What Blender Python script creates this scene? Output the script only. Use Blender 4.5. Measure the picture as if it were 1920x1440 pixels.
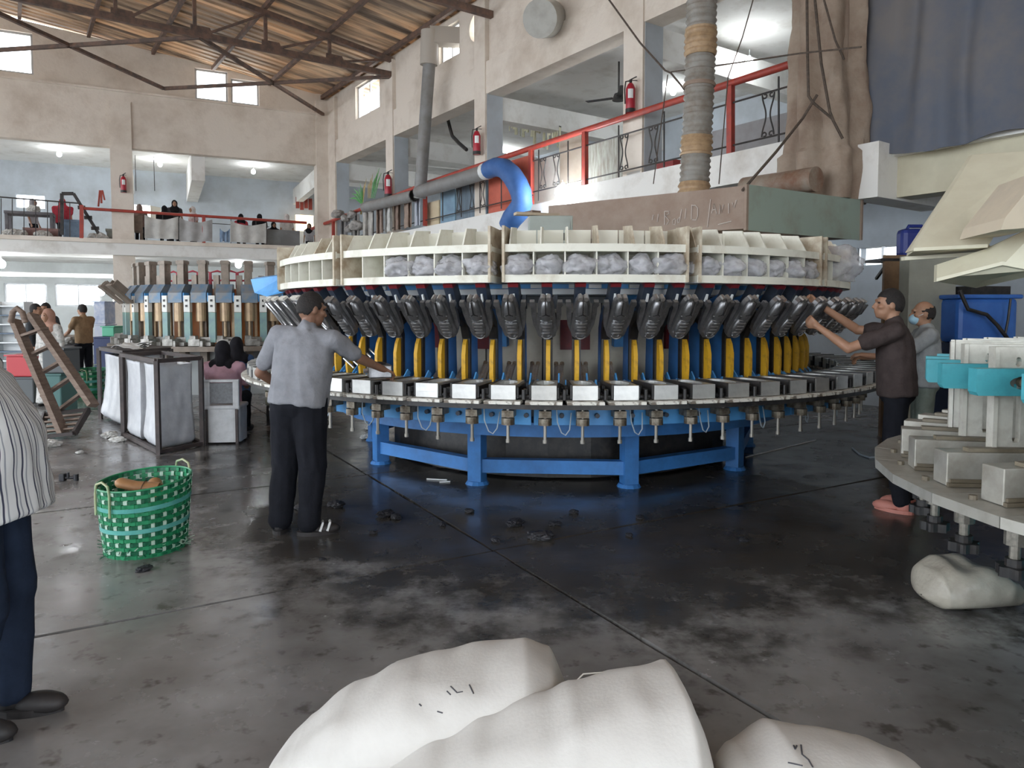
import bpy, bmesh, math, random
from mathutils import Vector, Matrix, noise
from mathutils.geometry import tessellate_polygon
random.seed(7)
PI = math.pi
for o in list(bpy.data.objects): bpy.data.objects.remove(o)
SC = bpy.context.scene
COL = SC.collection
# ------------------------------------------------------------------ camera
F = 1350.0; TL = math.radians(3.0); CZ = 1.55
cd = bpy.data.cameras.new('camera'); cam = bpy.data.objects.new('camera', cd); COL.objects.link(cam)
cam.location = (0, 0, CZ); cam.rotation_euler = (PI/2 - TL, 0, 0)
cd.sensor_width = 36; cd.lens = F/1920*36; cd.shift_y = -64.25/1920; cd.clip_start = 0.05; cd.clip_end = 300
SC.camera = cam
# ------------------------------------------------------------------ sky and exposure
W = bpy.data.worlds.new('sky'); SC.world = W; W.use_nodes = True
bg = W.node_tree.nodes['Background']; bg.inputs[0].default_value = (0.86, 0.93, 1.0, 1); bg.inputs[1].default_value = 5.8
SC.view_settings.view_transform = 'Standard'; SC.view_settings.look = 'None'
SC.view_settings.gamma = 1; SC.view_settings.use_curve_mapping = False
SC.view_settings.exposure = 0.0
sl = bpy.data.lights.new('sun_offscreen', 'SUN'); sl.energy = 14; sl.angle = 0.01; sl.color = (1, .9, .74)
sun = bpy.data.objects.new('sun_offscreen', sl); COL.objects.link(sun)
SUND = Vector((-.20, .50, -.84)).normalized(); sun.rotation_euler = SUND.to_track_quat('-Z', 'Y').to_euler()

def ray(px, py):
    xc = (px-960)/F; yc = (655.75-py)/F
    return Vector((xc, yc*math.sin(TL)+math.cos(TL), yc*math.cos(TL)-math.sin(TL)))
CAMP = Vector((0, 0, CZ))
def at(px, py, Y):
    d = ray(px, py); return CAMP + d*(Y/d.y)
def onz(px, py, z=0.0):
    d = ray(px, py); return CAMP + d*((z-CZ)/d.z)
# building frames: right gallery wall and back gallery wall
A_R = math.radians(35); A_B = math.radians(26)
R0 = Vector((2.28, 12.96, 0)); UR = Vector((-math.sin(A_R), math.cos(A_R), 0)); NR = Vector((math.cos(A_R), math.sin(A_R), 0))
B0 = Vector((-6.37, 25.3, 0)); UB = Vector((math.cos(A_B), math.sin(A_B), 0)); NB = Vector((-math.sin(A_B), math.cos(A_B), 0))
ZV = Vector((0, 0, 1))
def _s(P0, U, N, px, z, t):
    q = P0 + N*t; k = (px-960)/F; dz = (z-CZ)*math.sin(TL); c = math.cos(TL)
    return (k*(q.y*c-dz)-q.x)/(U.x-k*U.y*c)
def rs(px, z=5.0, t=0.0): return _s(R0, UR, NR, px, z, t)
def bs(px, z=5.0, t=0.0): return _s(B0, UB, NB, px, z, t)
def R(s, t, z): return R0 + UR*s + NR*t + ZV*z
def B(s, t, z): return B0 + UB*s + NB*t + ZV*z
def Rp(px, z, t=0.0): return R(rs(px, z, t), t, z)
def Bp(px, z, t=0.0): return B(bs(px, z, t), t, z)

# ------------------------------------------------------------------ materials
MATS = {}
def M(name, c, c2=None, sc=6.0, rough=.6, metal=0.0, bump=0.0, bsc=None, lo=.4, hi=.65, emit=0.0, alpha=1.0, trans=0.0, sub=0.0, stretch=None, spec=None):
    if name in MATS: return MATS[name]
    m = bpy.data.materials.new(name); m.use_nodes = True; nt = m.node_tree; N = nt.nodes; L = nt.links
    p = N['Principled BSDF']; p.inputs['Roughness'].default_value = rough; p.inputs['Metallic'].default_value = metal
    p.inputs['Base Color'].default_value = (*c, 1)
    tc = N.new('ShaderNodeTexCoord'); mp = N.new('ShaderNodeMapping'); L.new(tc.outputs['Object'], mp.inputs[0])
    if stretch: mp.inputs['Scale'].default_value = stretch
    if c2:
        n = N.new('ShaderNodeTexNoise'); n.inputs['Scale'].default_value = sc; n.inputs['Detail'].default_value = 5; n.inputs['Roughness'].default_value = .65
        L.new(mp.outputs[0], n.inputs['Vector'])
        r = N.new('ShaderNodeValToRGB'); r.color_ramp.elements[0].position = lo; r.color_ramp.elements[1].position = hi
        r.color_ramp.elements[0].color = (*c, 1); r.color_ramp.elements[1].color = (*c2, 1)
        L.new(n.outputs['Fac'], r.inputs[0]); L.new(r.outputs[0], p.inputs['Base Color'])
    if bump:
        n2 = N.new('ShaderNodeTexNoise'); n2.inputs['Scale'].default_value = bsc or sc*3; n2.inputs['Detail'].default_value = 4
        L.new(mp.outputs[0], n2.inputs['Vector'])
        b = N.new('ShaderNodeBump'); b.inputs['Strength'].default_value = bump; b.inputs['Distance'].default_value = .02
        L.new(n2.outputs['Fac'], b.inputs['Height']); L.new(b.outputs[0], p.inputs['Normal'])
    if emit:
        p.inputs['Emission Color'].default_value = (*c, 1); p.inputs['Emission Strength'].default_value = emit
    if spec is not None: p.inputs['Specular IOR Level'].default_value = spec
    p.inputs['Alpha'].default_value = alpha
    p.inputs['Transmission Weight'].default_value = trans
    if sub: p.inputs['Subsurface Weight'].default_value = sub
    MATS[name] = m; return m

# ------------------------------------------------------------------ mesh builder
class MB:
    def __init__(s): s.v = []; s.f = []; s.T = Matrix.Identity(4)
    def at(s, T): s.T = T; return s
    def add(s, vs, fs):
        n = len(s.v); s.v += [s.T @ Vector(p) for p in vs]; s.f += [tuple(i+n for i in f) for f in fs]; return s
    def box(s, c, d, rz=0.0, Mx=None):
        x, y, z = d[0]/2, d[1]/2, d[2]/2
        m = Mx or Matrix.Rotation(rz, 3, 'Z'); c = Vector(c)
        vs = [c + m @ Vector((a*x, b*y, e*z)) for e in (-1, 1) for a, b in ((-1, -1), (1, -1), (1, 1), (-1, 1))]
        return s.add(vs, [(3, 2, 1, 0), (4, 5, 6, 7), (0, 1, 5, 4), (1, 2, 6, 5), (2, 3, 7, 6), (3, 0, 4, 7)])
    def span(s, a, b):
        return s.box([(i+j)/2 for i, j in zip(a, b)], [abs(i-j) for i, j in zip(a, b)])
    def hexa(s, vs):
        return s.add(vs, [(3, 2, 1, 0), (4, 5, 6, 7), (0, 1, 5, 4), (1, 2, 6, 5), (2, 3, 7, 6), (3, 0, 4, 7)])
    def bar(s, p, q, w, h, up=ZV):
        p = Vector(p); q = Vector(q); d = (q-p).normalized(); up = Vector(up)
        x = d.cross(up)
        if x.length < 1e-4: x = d.cross(Vector((0, 1, 0)))
        x.normalize(); y = x.cross(d); x = x*w/2; y = y*h/2
        return s.hexa([p-x-y, p+x-y, p+x+y, p-x+y, q-x-y, q+x-y, q+x+y, q-x+y])
    def cyl(s, p, q, r0, r1=None, n=10, cap=True):
        r1 = r0 if r1 is None else r1
        return s.tube([p, q], [r0, r1], n, cap)
    def tube(s, pts, r, n=8, cap=True):
        pts = [Vector(p) for p in pts]; k = len(pts)
        rr = r if isinstance(r, (list, tuple)) else [r]*k
        d0 = (pts[1]-pts[0]).normalized()
        x = d0.cross(ZV)
        if x.length < 1e-3: x = d0.cross(Vector((0, 1, 0)))
        x.normalize(); vs = []
        for i, p in enumerate(pts):
            d = (pts[min(i+1, k-1)]-pts[max(i-1, 0)]).normalized()
            x = x - d*x.dot(d)
            x = x.normalized() if x.length > 1e-6 else d.orthogonal().normalized()
            y = d.cross(x)
            vs += [p + (x*math.cos(2*PI*j/n) + y*math.sin(2*PI*j/n))*rr[i] for j in range(n)]
        fs = [(i*n+j, i*n+(j+1) % n, (i+1)*n+(j+1) % n, (i+1)*n+j) for i in range(k-1) for j in range(n)]
        if cap: fs += [tuple(range(n-1, -1, -1)), tuple((k-1)*n+j for j in range(n))]
        return s.add(vs, fs)
    def lathe(s, prof, n=20, c=(0, 0, 0), a0=0.0, a1=2*PI, closed=True):
        c = Vector(c); full = abs(a1-a0-2*PI) < 1e-6; m = n if full else n+1; k = len(prof); vs = []
        for i in range(m):
            a = a0+(a1-a0)*i/n
            vs += [c+Vector((r*math.cos(a), r*math.sin(a), z)) for r, z in prof]
        fs = []
        for i in range(n):
            i2 = (i+1) % m
            for j in range(k if closed else k-1):
                j2 = (j+1) % k
                fs.append((i*k+j, i2*k+j, i2*k+j2, i*k+j2))
        if not full and closed: fs += [tuple(range(k-1, -1, -1)), tuple(n*k+j for j in range(k))]
        return s.add(vs, fs)
    def ell(s, c, r, nu=14, nv=9, Mx=None):
        c = Vector(c); m = Mx or Matrix.Identity(3); vs = [c + m @ Vector((0, 0, -r[2]))]
        for i in range(1, nv):
            b = -PI/2+PI*i/nv
            vs += [c + m @ Vector((r[0]*math.cos(b)*math.cos(2*PI*j/nu), r[1]*math.cos(b)*math.sin(2*PI*j/nu), r[2]*math.sin(b))) for j in range(nu)]
        vs.append(c + m @ Vector((0, 0, r[2]))); T = len(vs)-1; fs = []
        for j in range(nu):
            fs.append((0, 1+(j+1) % nu, 1+j)); fs.append((T, T-nu+j, T-nu+(j+1) % nu))
        for i in range(nv-2):
            for j in range(nu):
                a = 1+i*nu; fs.append((a+j, a+(j+1) % nu, a+nu+(j+1) % nu, a+nu+j))
        return s.add(vs, fs)
    def caps(s, p, q, r0, r1, n=10):
        p = Vector(p); q = Vector(q); d = q-p; L = d.length
        if L < 1e-6: return s.ell(p, (r0, r0, r0))
        d.normalize(); pts = []; rr = []
        for a in (-80, -50, -20): pts.append(p+d*r0*math.sin(math.radians(a))); rr.append(r0*math.cos(math.radians(a)))
        for a in (20, 50, 80): pts.append(q+d*r1*math.sin(math.radians(a))); rr.append(r1*math.cos(math.radians(a)))
        return s.tube(pts, rr, n)
    def prism(s, outer, fr, t, holes=()):
        # fr(u,v,w): plane point; outline (u,v); thickness w from t[0] to t[1]
        loops = [list(outer)]+[list(h) for h in holes]
        tris = tessellate_polygon([[Vector((u, v, 0)) for u, v in lp] for lp in loops])
        flat = [p for lp in loops for p in lp]; n = len(flat)
        vs = [fr(u, v, t[0]) for u, v in flat]+[fr(u, v, t[1]) for u, v in flat]
        fs = [tuple(a) for a in tris]+[tuple(i+n for i in reversed(a)) for a in tris]; k = 0
        for lp in loops:
            m = len(lp)
            for i in range(m): fs.append((k+i, k+(i+1) % m, k+(i+1) % m+n, k+i+n))
            k += m
        return s.add(vs, fs)
    def surf(s, g, nu, nv, wrap=False):
        vs = [g(i/nu, j/nv) for i in range(nu if wrap else nu+1) for j in range(nv+1)]
        fs = []
        for i in range(nu):
            i2 = (i+1) % nu if wrap else i+1
            for j in range(nv): fs.append((i*(nv+1)+j, i2*(nv+1)+j, i2*(nv+1)+j+1, i*(nv+1)+j+1))
        return s.add(vs, fs)
    def sheet(s, g, nu, nv, th):
        # a thin cloth with thickness
        a = [Vector(g(i/nu, j/nv)) for i in range(nu+1) for j in range(nv+1)]
        k = nv+1; nn = []
        for i in range(nu+1):
            for j in range(nv+1):
                du = a[min(i+1, nu)*k+j]-a[max(i-1, 0)*k+j]; dv = a[i*k+min(j+1, nv)]-a[i*k+max(j-1, 0)]
                c = du.cross(dv); nn.append(c.normalized()*th if c.length > 1e-9 else Vector((0, 0, th)))
        n = len(a); vs = a+[p+d for p, d in zip(a, nn)]; fs = []
        for i in range(nu):
            for j in range(nv):
                q = (i*k+j, (i+1)*k+j, (i+1)*k+j+1, i*k+j+1); fs.append(tuple(reversed(q))); fs.append(tuple(x+n for x in q))
        rim = [(i*k) for i in range(nu+1)]+[nu*k+j for j in range(1, nv+1)]+[i*k+nv for i in range(nu-1, -1, -1)]+[j for j in range(nv-1, 0, -1)]
        for a1, b1 in zip(rim, rim[1:]+rim[:1]): fs.append((a1, b1, b1+n, a1+n))
        return s.add(vs, fs)
    def mesh(s, name, mat, smooth=False):
        me = bpy.data.meshes.new(name); me.from_pydata([tuple(p) for p in s.v], [], s.f); me.update()
        bm = bmesh.new(); bm.from_mesh(me); bmesh.ops.recalc_face_normals(bm, faces=bm.faces); bm.to_mesh(me); bm.free()
        if smooth:
            for p in me.polygons: p.use_smooth = True
        if mat: me.materials.append(mat)
        return me
    def build(s, name, mat, parent=None, smooth=False, world=False, bev=0.0, label=None, kind=None):
        if world and parent:
            L = Vector((0, 0, 0)); q = parent
            while q: L += q.location; q = q.parent
            s.v = [Vector(p)-L for p in s.v]
        me = s.mesh(name, mat, smooth)
        return put(name, me, parent, bev=bev, label=label, kind=kind, smooth=smooth)
def put(name, me, parent=None, loc=None, rz=None, bev=0.0, label=None, kind=None, smooth=False):
    o = bpy.data.objects.new(name, me); COL.objects.link(o)
    if parent: o.parent = parent
    if loc is not None: o.location = loc
    if rz is not None: o.rotation_euler = (0, 0, rz)
    if bev:
        m = o.modifiers.new('bevel', 'BEVEL'); m.width = bev; m.segments = 2; m.limit_method = 'ANGLE'
    if smooth:
        try:
            m = o.modifiers.new('edge', 'EDGE_SPLIT'); m.split_angle = math.radians(50)
        except Exception: pass
    if label: o['label'] = label
    if kind: o['kind'] = kind
    return o
def tag(o, label, cat, group=None):
    o['label'] = label; o['category'] = cat
    if group: o['group'] = group
    return o
def thing(name, label, cat, loc=(0, 0, 0), rz=0.0, group=None):
    o = bpy.data.objects.new(name, None); COL.objects.link(o); o.location = loc; o.rotation_euler = (0, 0, rz); o.empty_display_size = .1
    return tag(o, label, cat, group)
def struct(o):
    o['kind'] = 'structure'; return o
def dup(root, loc=None, rz=None, label=None, group=None):
    r = root.copy(); COL.objects.link(r)
    if loc is not None: r.location = loc
    if rz is not None: r.rotation_euler = (0, 0, rz)
    if label: r['label'] = label
    if group: r['group'] = group
    for c in list(root.children):
        d = c.copy(); COL.objects.link(d); d.parent = r
        for g in c.children:
            e = g.copy(); COL.objects.link(e); e.parent = d
    return r
def nz(p, sc=1.0, seed=0.0): return noise.noise(Vector(p)*sc+Vector((seed*7.1, seed*3.7, seed)))
def ring(rx, ry, n, cx=0, cy=0): return [(cx+rx*math.cos(2*PI*i/n), cy+ry*math.sin(2*PI*i/n)) for i in range(n)]
# ================================================================== SETTING
conc = M('concrete', (.76, .69, .61), (.58, .50, .42), .9, .85, bump=.35, bsc=14, lo=.45, hi=.72)
concw = M('whitewash', (.80, .79, .76), (.60, .57, .52), 1.6, .8, bump=.2, bsc=10, lo=.5, hi=.75)
bluew = M('blue_grey_paint', (.50, .55, .60), (.40, .43, .46), .8, .7, bump=.1)
creamw = M('cream_paint', (.62, .58, .44), (.50, .46, .34), 1.0, .75, bump=.1)
steel_r = M('rusty_steel', (.10, .075, .065), (.20, .12, .09), 5, .7, bump=.2)
red_p = M('red_rail_paint', (.42, .055, .035), (.30, .05, .04), 9, .5)
blk = M('black_iron', (.03, .03, .032), (.06, .05, .045), 8, .55)
alu = M('alu_frame', (.55, .56, .57), None, rough=.4, metal=.6)
glass = M('window_glass', (.95, .97, 1), None, rough=.15, trans=1.0)

# ---- floor of concrete slabs with open joints, oil-stained round the machine
def floor_mat():
    m = bpy.data.materials.new('slab_concrete'); m.use_nodes = True; nt = m.node_tree; N = nt.nodes; L = nt.links; p = N['Principled BSDF']
    g = N.new('ShaderNodeNewGeometry'); pos = g.outputs['Position']
    def nse(sc, det=5, rg=.6):
        n = N.new('ShaderNodeTexNoise'); n.inputs['Scale'].default_value = sc; n.inputs['Detail'].default_value = det; n.inputs['Roughness'].default_value = rg; L.new(pos, n.inputs['Vector']); return n.outputs['Fac']
    def mth(op, a, b=None, c=None):
        n = N.new('ShaderNodeMath'); n.operation = op
        for i, x in enumerate((a, b, c)):
            if x is None: continue
            if isinstance(x, (int, float)): n.inputs[i].default_value = x
            else: L.new(x, n.inputs[i])
        return n.outputs[0]
    def ramp(f, e):
        r = N.new('ShaderNodeValToRGB'); el = r.color_ramp.elements
        while len(el) < len(e): el.new(.5)
        for x, (q, c) in zip(el, e): x.position = q; x.color = (*c, 1)
        L.new(f, r.inputs[0]); return r.outputs[0]
    def dist(x, y, sx=1, sy=1):
        v = N.new('ShaderNodeVectorMath'); v.operation = 'SUBTRACT'; L.new(pos, v.inputs[0]); v.inputs[1].default_value = (x, y, 0)
        w = N.new('ShaderNodeVectorMath'); w.operation = 'MULTIPLY'; L.new(v.outputs[0], w.inputs[0]); w.inputs[1].default_value = (sx, sy, 0)
        l = N.new('ShaderNodeVectorMath'); l.operation = 'LENGTH'; L.new(w.outputs[0], l.inputs[0]); return l.outputs['Value']
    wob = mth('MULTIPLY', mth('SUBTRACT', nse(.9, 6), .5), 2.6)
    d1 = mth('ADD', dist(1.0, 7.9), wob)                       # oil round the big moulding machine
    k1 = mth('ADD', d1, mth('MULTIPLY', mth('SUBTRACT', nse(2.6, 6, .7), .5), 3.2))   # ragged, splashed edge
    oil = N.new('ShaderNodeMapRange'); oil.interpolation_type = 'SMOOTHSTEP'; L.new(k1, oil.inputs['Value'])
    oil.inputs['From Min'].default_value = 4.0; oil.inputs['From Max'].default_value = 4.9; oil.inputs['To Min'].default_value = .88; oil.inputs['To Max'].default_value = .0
    base = ramp(nse(1.3), [(.3, (.125, .115, .108)), (.55, (.225, .217, .212)), (.75, (.33, .325, .325))])
    sp = ramp(nse(9, 3), [(.30, (.45, .43, .4)), (.42, (1, 1, 1))])
    mx = N.new('ShaderNodeMix'); mx.data_type = 'RGBA'; mx.blend_type = 'MULTIPLY'; mx.inputs[0].default_value = 1; L.new(base, mx.inputs[6]); L.new(sp, mx.inputs[7])
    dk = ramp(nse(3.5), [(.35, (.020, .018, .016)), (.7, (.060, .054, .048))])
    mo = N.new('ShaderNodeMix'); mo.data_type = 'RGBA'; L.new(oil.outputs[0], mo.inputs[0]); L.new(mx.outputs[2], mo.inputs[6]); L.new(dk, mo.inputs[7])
    L.new(mo.outputs[2], p.inputs['Base Color'])
    rr = N.new('ShaderNodeMapRange'); L.new(nse(2.2, 6), rr.inputs['Value']); rr.inputs['From Min'].default_value = .3; rr.inputs['From Max'].default_value = .7; rr.inputs['To Min'].default_value = .10; rr.inputs['To Max'].default_value = .36
    L.new(rr.outputs[0], p.inputs['Roughness']); p.inputs['Specular IOR Level'].default_value = .45
    b = N.new('ShaderNodeBump'); b.inputs['Strength'].default_value = .08; b.inputs['Distance'].default_value = .02; L.new(nse(6, 5), b.inputs['Height']); L.new(b.outputs[0], p.inputs['Normal'])
    return m
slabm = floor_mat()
FB = MB().box((0, 12, -.16), (70, 60, .2)).build('floor', M('joint_dirt', (.02, .018, .016), rough=.9)); struct(FB)
E1 = Vector((math.cos(PI/6), math.sin(PI/6), 0)); E2 = Vector((-E1.y, E1.x, 0))
g1 = [-26, -17, -8.5, 2.2, 9, 16, 26]; g2 = [-14, -6, -.8, 4.05, 6.58, 11.5, 16.5, 22, 28, 36]
for i in range(len(g1)-1):
    for j in range(len(g2)-1):
        def edge(u0, v0, u1, v1, n, outn):
            pts = []
            for k in range(n):
                u = u0+(u1-u0)*k/n; v = v0+(v1-v0)*k/n; w = .010+.012*abs(nz((u, v, 0), 1.7))+.02*max(0, nz((u, v, 3), .8)-.15)
                q = E1*(u-outn[0]*w)+E2*(v-outn[1]*w); pts.append((q.x, q.y))
            return pts
        a, b_, c, d = g1[i], g1[i+1], g2[j], g2[j+1]
        poly = edge(a, c, b_, c, 24, (0, -1))+edge(b_, c, b_, d, 16, (1, 0))+edge(b_, d, a, d, 24, (0, 1))+edge(a, d, a, c, 16, (-1, 0))
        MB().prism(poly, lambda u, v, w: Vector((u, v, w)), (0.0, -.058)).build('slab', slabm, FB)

# ---- right gallery wall: upper wall with windows, beam, columns, gallery floor
ZB = 6.62; ZE = 8.95; ZS = 3.95; ZSB = 3.48
def frR(u, v, w): return R(u, w, v)
def frB(u, v, w): return B(u, w, v)
def hole(px0, px1, z0, z1, sf): a, b = sf(px0, (z0+z1)/2), sf(px1, (z0+z1)/2); a, b = min(a, b), max(a, b); return [(a, z0), (b, z0), (b, z1), (a, z1)]
wR = [hole(663, 708, 7.72, 8.75, rs), hole(819, 857, 7.95, 8.78, rs), hole(1000, 1045, 8.0, 8.75, rs)]
sv = rs(890, 8.35); vent = ring(.34, .34, 18, sv, 8.33)
S0, S1 = -16.0, 15.6
wall_r = MB().prism([(S0, 7.3), (S1, 7.3), (S1, ZE), (S0, ZE)], frR, (.06, .34), wR+[vent]).build('wall_right', conc); struct(wall_r)
MB().prism([(S0, ZB), (S1, ZB), (S1, 7.36), (S0, 7.36)], frR, (-.02, .42)).build('beam', conc, wall_r)
for k, h in enumerate(wR):
    (a, z0), (b, _), (_, z1), _ = h
    m = MB()
    for (u0, v0, u1, v1) in ((a, z0, b, z0+.05), (a, z1-.05, b, z1), (a, z0, a+.05, z1), (b-.05, z0, b, z1), ((a+b)/2-.02, z0, (a+b)/2+.02, z1)):
        m.prism([(u0, v0), (u1, v0), (u1, v1), (u0, v1)], frR, (.16, .22))
    w = m.build('window_%d' % (k+1), alu); struct(w)
cols = [(1172, 1208), (893, 913), (727, 740), (619, 632)]
cs = []
for a, b in cols:
    u1, u0 = rs(a, 5), rs(b, 5); cs.append((u0, u1))
step = cs[1][0]-cs[0][0]
cs += [(cs[0][0]-step, cs[0][1]-step), (cs[0][0]-2*step, cs[0][1]-2*step)]
for ci, (u0, u1) in enumerate(cs):
    zb_ = 0 if ci < 4 else ZS
    m = MB(); m.prism([(u0, zb_), (u1, zb_), (u1, 8.8), (u0, 8.8)], frR, (-.05, .42)); m.build('column', conc, wall_r)
    # blue-painted return face of the column inside the gallery
    MB().prism([(u0-.012, ZS), (u0, ZS), (u0, ZB), (u0-.012, ZB)], frR, (.0, .44)).build('column_face', bluew, wall_r)
    MB().prism([(u0+.05, 6.1), (u1-.05, 6.1), (u1-.05, ZB+.02), (u0+.05, ZB+.02)], frR, (.42, 6.0)).build('cross_beam', concw, wall_r)
# gallery floor slab with its white edge, thicker step left of the lamp
sst = rs(1077, 3.7)
MB().prism([(S0, ZSB), (sst, ZSB), (sst, ZS), (S0, ZS)], frR, (-.28, 6.2)).build('gallery_slab', concw, wall_r)
MB().prism([(sst, 3.12), (S1+1.5, 3.12), (S1+1.5, 3.82), (sst, 3.82)], frR, (-.12, 6.2)).build('gallery_slab', concw, wall_r)
MB().prism([(sst-.02, 0), (sst+.5, 0), (sst+.5, 3.2), (sst-.02, 3.2)], frR, (-.1, .4)).build('pier', concw, wall_r)
MB().prism([(S0, ZB+.35), (S1+6, ZB+.35), (S1+6, ZB+.55), (S0, ZB+.55)], frR, (.2, 6.4)).build('gallery_ceiling', concw, wall_r)
MB().prism([(S0, ZS), (S1+6, ZS), (S1+6, ZB+.4), (S0, ZB+.4)], frR, (6.0, 6.25)).build('gallery_rear_wall', bluew, wall_r)
# ground-floor wall under the right gallery
wrl = MB().prism([(S0, 0), (14, 0), (14, 3.5), (S0, 3.5)], frR, (2.4, 2.7), [hole(1606, 1700, 2.32, 2.62, lambda p, z: _s(R0, UR, NR, p, z, 2.4))]).build('wall_right_lower', bluew); struct(wrl)
h2 = hole(1606, 1700, 2.32, 2.62, lambda p, z: _s(R0, UR, NR, p, z, 2.4))
(a, z0), (b, _), (_, z1), _ = h2
m = MB()
for u in (a, (a+b)/2, b): m.prism([(u-.02, z0), (u+.02, z0), (u+.02, z1), (u-.02, z1)], frR, (2.45, 2.5))
for v in (z0, z0+.09): m.prism([(a, v-.012), (b, v-.012), (b, v+.012), (a, v+.012)], frR, (2.45, 2.5))
struct(m.build('window_4', alu))
# white haunched beam end and cream lintel beside the hanging sheet
u0 = rs(1655, 3.3, -.5); MB().prism([(u0, 2.95), (u0+.35, 2.95), (u0+.35, 3.62), (u0, 3.62)], frR, (-.6, 1.2)).build('beam_end', concw, wall_r)
MB().prism([(S0, 2.98), (u0, 2.98), (u0, 3.62), (S0, 3.62)], frR, (-.15, .2)).build('lintel', creamw, wall_r)
MB().prism([(S0, 2.3), (u0-1.6, 2.3), (u0-1.6, 3.0), (S0, 3.0)], frR, (.15, .4)).build('lintel', creamw, wall_r)

# ---- back gallery wall
BL = -19.0; BR = .35
wB = [hole(-30, 60, 8.55, 9.75, bs), hole(366, 428, 8.42, 9.40, bs), hole(434, 487, 8.42, 9.22, bs)]
wall_b = MB().prism([(BL, 7.45), (BR, 7.45), (BR, 9.1), (BL, 11.2)], frB, (.15, .4), wB).build('wall_back', conc); struct(wall_b)
MB().prism([(BL, ZB), (BR, ZB), (BR, 8.30), (BL, 8.30)], frB, (-.02, .30)).build('beam', conc, wall_b)
MB().prism([(BL, 8.30), (BR, 8.30), (BR, 8.36), (BL, 8.36)], frB, (-.08, .30)).build('ledge', conc, wall_b)
for k, h in enumerate(wB):
    (a, z0), (b, _), (_, z1), _ = h; m = MB()
    for (x0, v0, x1, v1) in ((a, z0, b, z0+.06), (a, z1-.06, b, z1), (a, z0, a+.06, z1), (b-.06, z0, b, z1)):
        m.prism([(x0, v0), (x1, v0), (x1, v1), (x0, v1)], frB, (.24, .30))
    struct(m.build('window_%d' % (k+5), alu))
for a, b in ((209, 250), (594, 619)):
    x0, x1 = bs(a), bs(b)
    MB().prism([(x0, 0), (x1, 0), (x1, 8.0 if a < 300 else 8.8), (x0, 8.0 if a < 300 else 8.8)], frB, (-.10, .40)).build('column', conc, wall_b)
    MB().prism([(x0+.1, 6.0), (x1-.1, 6.0), (x1-.1, ZB), (x0+.1, ZB)], frB, (.38, 5.5)).build('cross_beam', concw, wall_b)
x0 = bs(360, 6.2); MB().prism([(x0, 5.85), (x0+.4, 5.85), (x0+.4, ZB+.3), (x0, ZB+.3)], frB, (.38, 5.5)).build('cross_beam', concw, wall_b)
MB().prism([(BL, 3.30), (BR, 3.30), (BR, 3.72), (BL, 3.72)], frB, (-.25, 5.6)).build('gallery_slab', concw, wall_b)
MB().prism([(BL, 3.66), (BR, 3.66), (BR, 3.78), (BL, 3.78)], frB, (-.34, -.2)).build('gallery_kerb', conc, wall_b)
MB().prism([(BL, ZB+.3), (BR+6, ZB+.3), (BR+6, ZB+.5), (BL, ZB+.5)], frB, (.1, 5.7)).build('gallery_ceiling', concw, wall_b)
hb = hole(30, 84, 5.28, 5.75, lambda p, z: _s(B0, UB, NB, p, z, 5.5))
MB().prism([(BL-3, 3.7), (BR+6, 3.7), (BR+6, ZB+.4), (BL-3, ZB+.4)], frB, (5.5, 5.7), [hb]).build('gallery_rear_wall', bluew, wall_b)
# ground floor rear wall with two windows, white door post
hw = [hole(8, 88, 1.72, 2.55, lambda p, z: _s(B0, UB, NB, p, z, 4.6)), hole(103, 190, 1.75, 2.55, lambda p, z: _s(B0, UB, NB, p, z, 4.6))]
wbl = MB().prism([(BL-4, 0), (BR+4, 0), (BR+4, 3.4), (BL-4, 3.4)], frB, (4.6, 4.8), hw).build('wall_back_lower', M('pale_wall', (.62, .65, .64), (.5, .52, .51), .7, .8)); struct(wbl)
for k, h in enumerate(hw):
    (a, z0), (b, _), (_, z1), _ = h; m = MB()
    for (x0, v0, x1, v1) in ((a, z0, b, z0+.06), (a, z1-.06, b, z1), (a, z0, a+.06, z1), (b-.06, z0, b, z1), ((a+b)/2-.02, z0, (a+b)/2+.02, z1)):
        m.prism([(x0, v0), (x1, v0), (x1, v1), (x0, v1)], frB, (4.66, 4.72))
    struct(m.build('window_%d' % (k+8), alu))
pg = MB().prism([(bs(217, 1.5, 1.5), 0), (bs(300, 1.5, 1.5), 0), (bs(300, 1.5, 1.5), 2.6), (bs(217, 1.5, 1.5), 2.6)], frB, (1.5, 1.62)).build('wall_partition', M('grey_board', (.45, .46, .46), (.38, .38, .37), 1.2, .7)); struct(pg)
xx = bs(216, 1.5, 1.3)
m = MB(); m.prism([(xx-.05, 0), (xx+.05, 0), (xx+.05, 2.75), (xx-.05, 2.75)], frB, (1.3, 1.4)); m.prism([(xx-5, 2.65), (xx+.05, 2.65), (xx+.05, 2.78), (xx-5, 2.78)], frB, (1.3, 1.4))
struct(m.build('trim_1', concw))
# ---- left wall of the hall (outside the frame): piers and upper wall, with unseen openings between the piers sized to let daylight in
TLW = -18.5
m = MB(); m.prism([(-16, 7.4), (22, 7.4), (22, 9.0), (-16, 9.0)], frR, (TLW-.3, TLW)); wl = struct(m.build('wall_left', conc))
for u in range(-16, 23, 6): MB().prism([(u, 0), (u+.6, 0), (u+.6, 7.4), (u, 7.4)], frR, (TLW-.4, TLW+.1)).build('column', conc, wl)
# rear wall of the hall behind the viewer, with an unseen opening shaped for the daylight it lets in
m = MB()
m.prism([(TLW, 0), (-13, 0), (-13, 5.2), (-7, 5.2), (-7, 0), (9, 0), (9, 10.6), (TLW, 10.6)], lambda u, v, w: R(w, u, v), (-16.3, -16)); struct(m.build('wall_front', conc))

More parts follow.
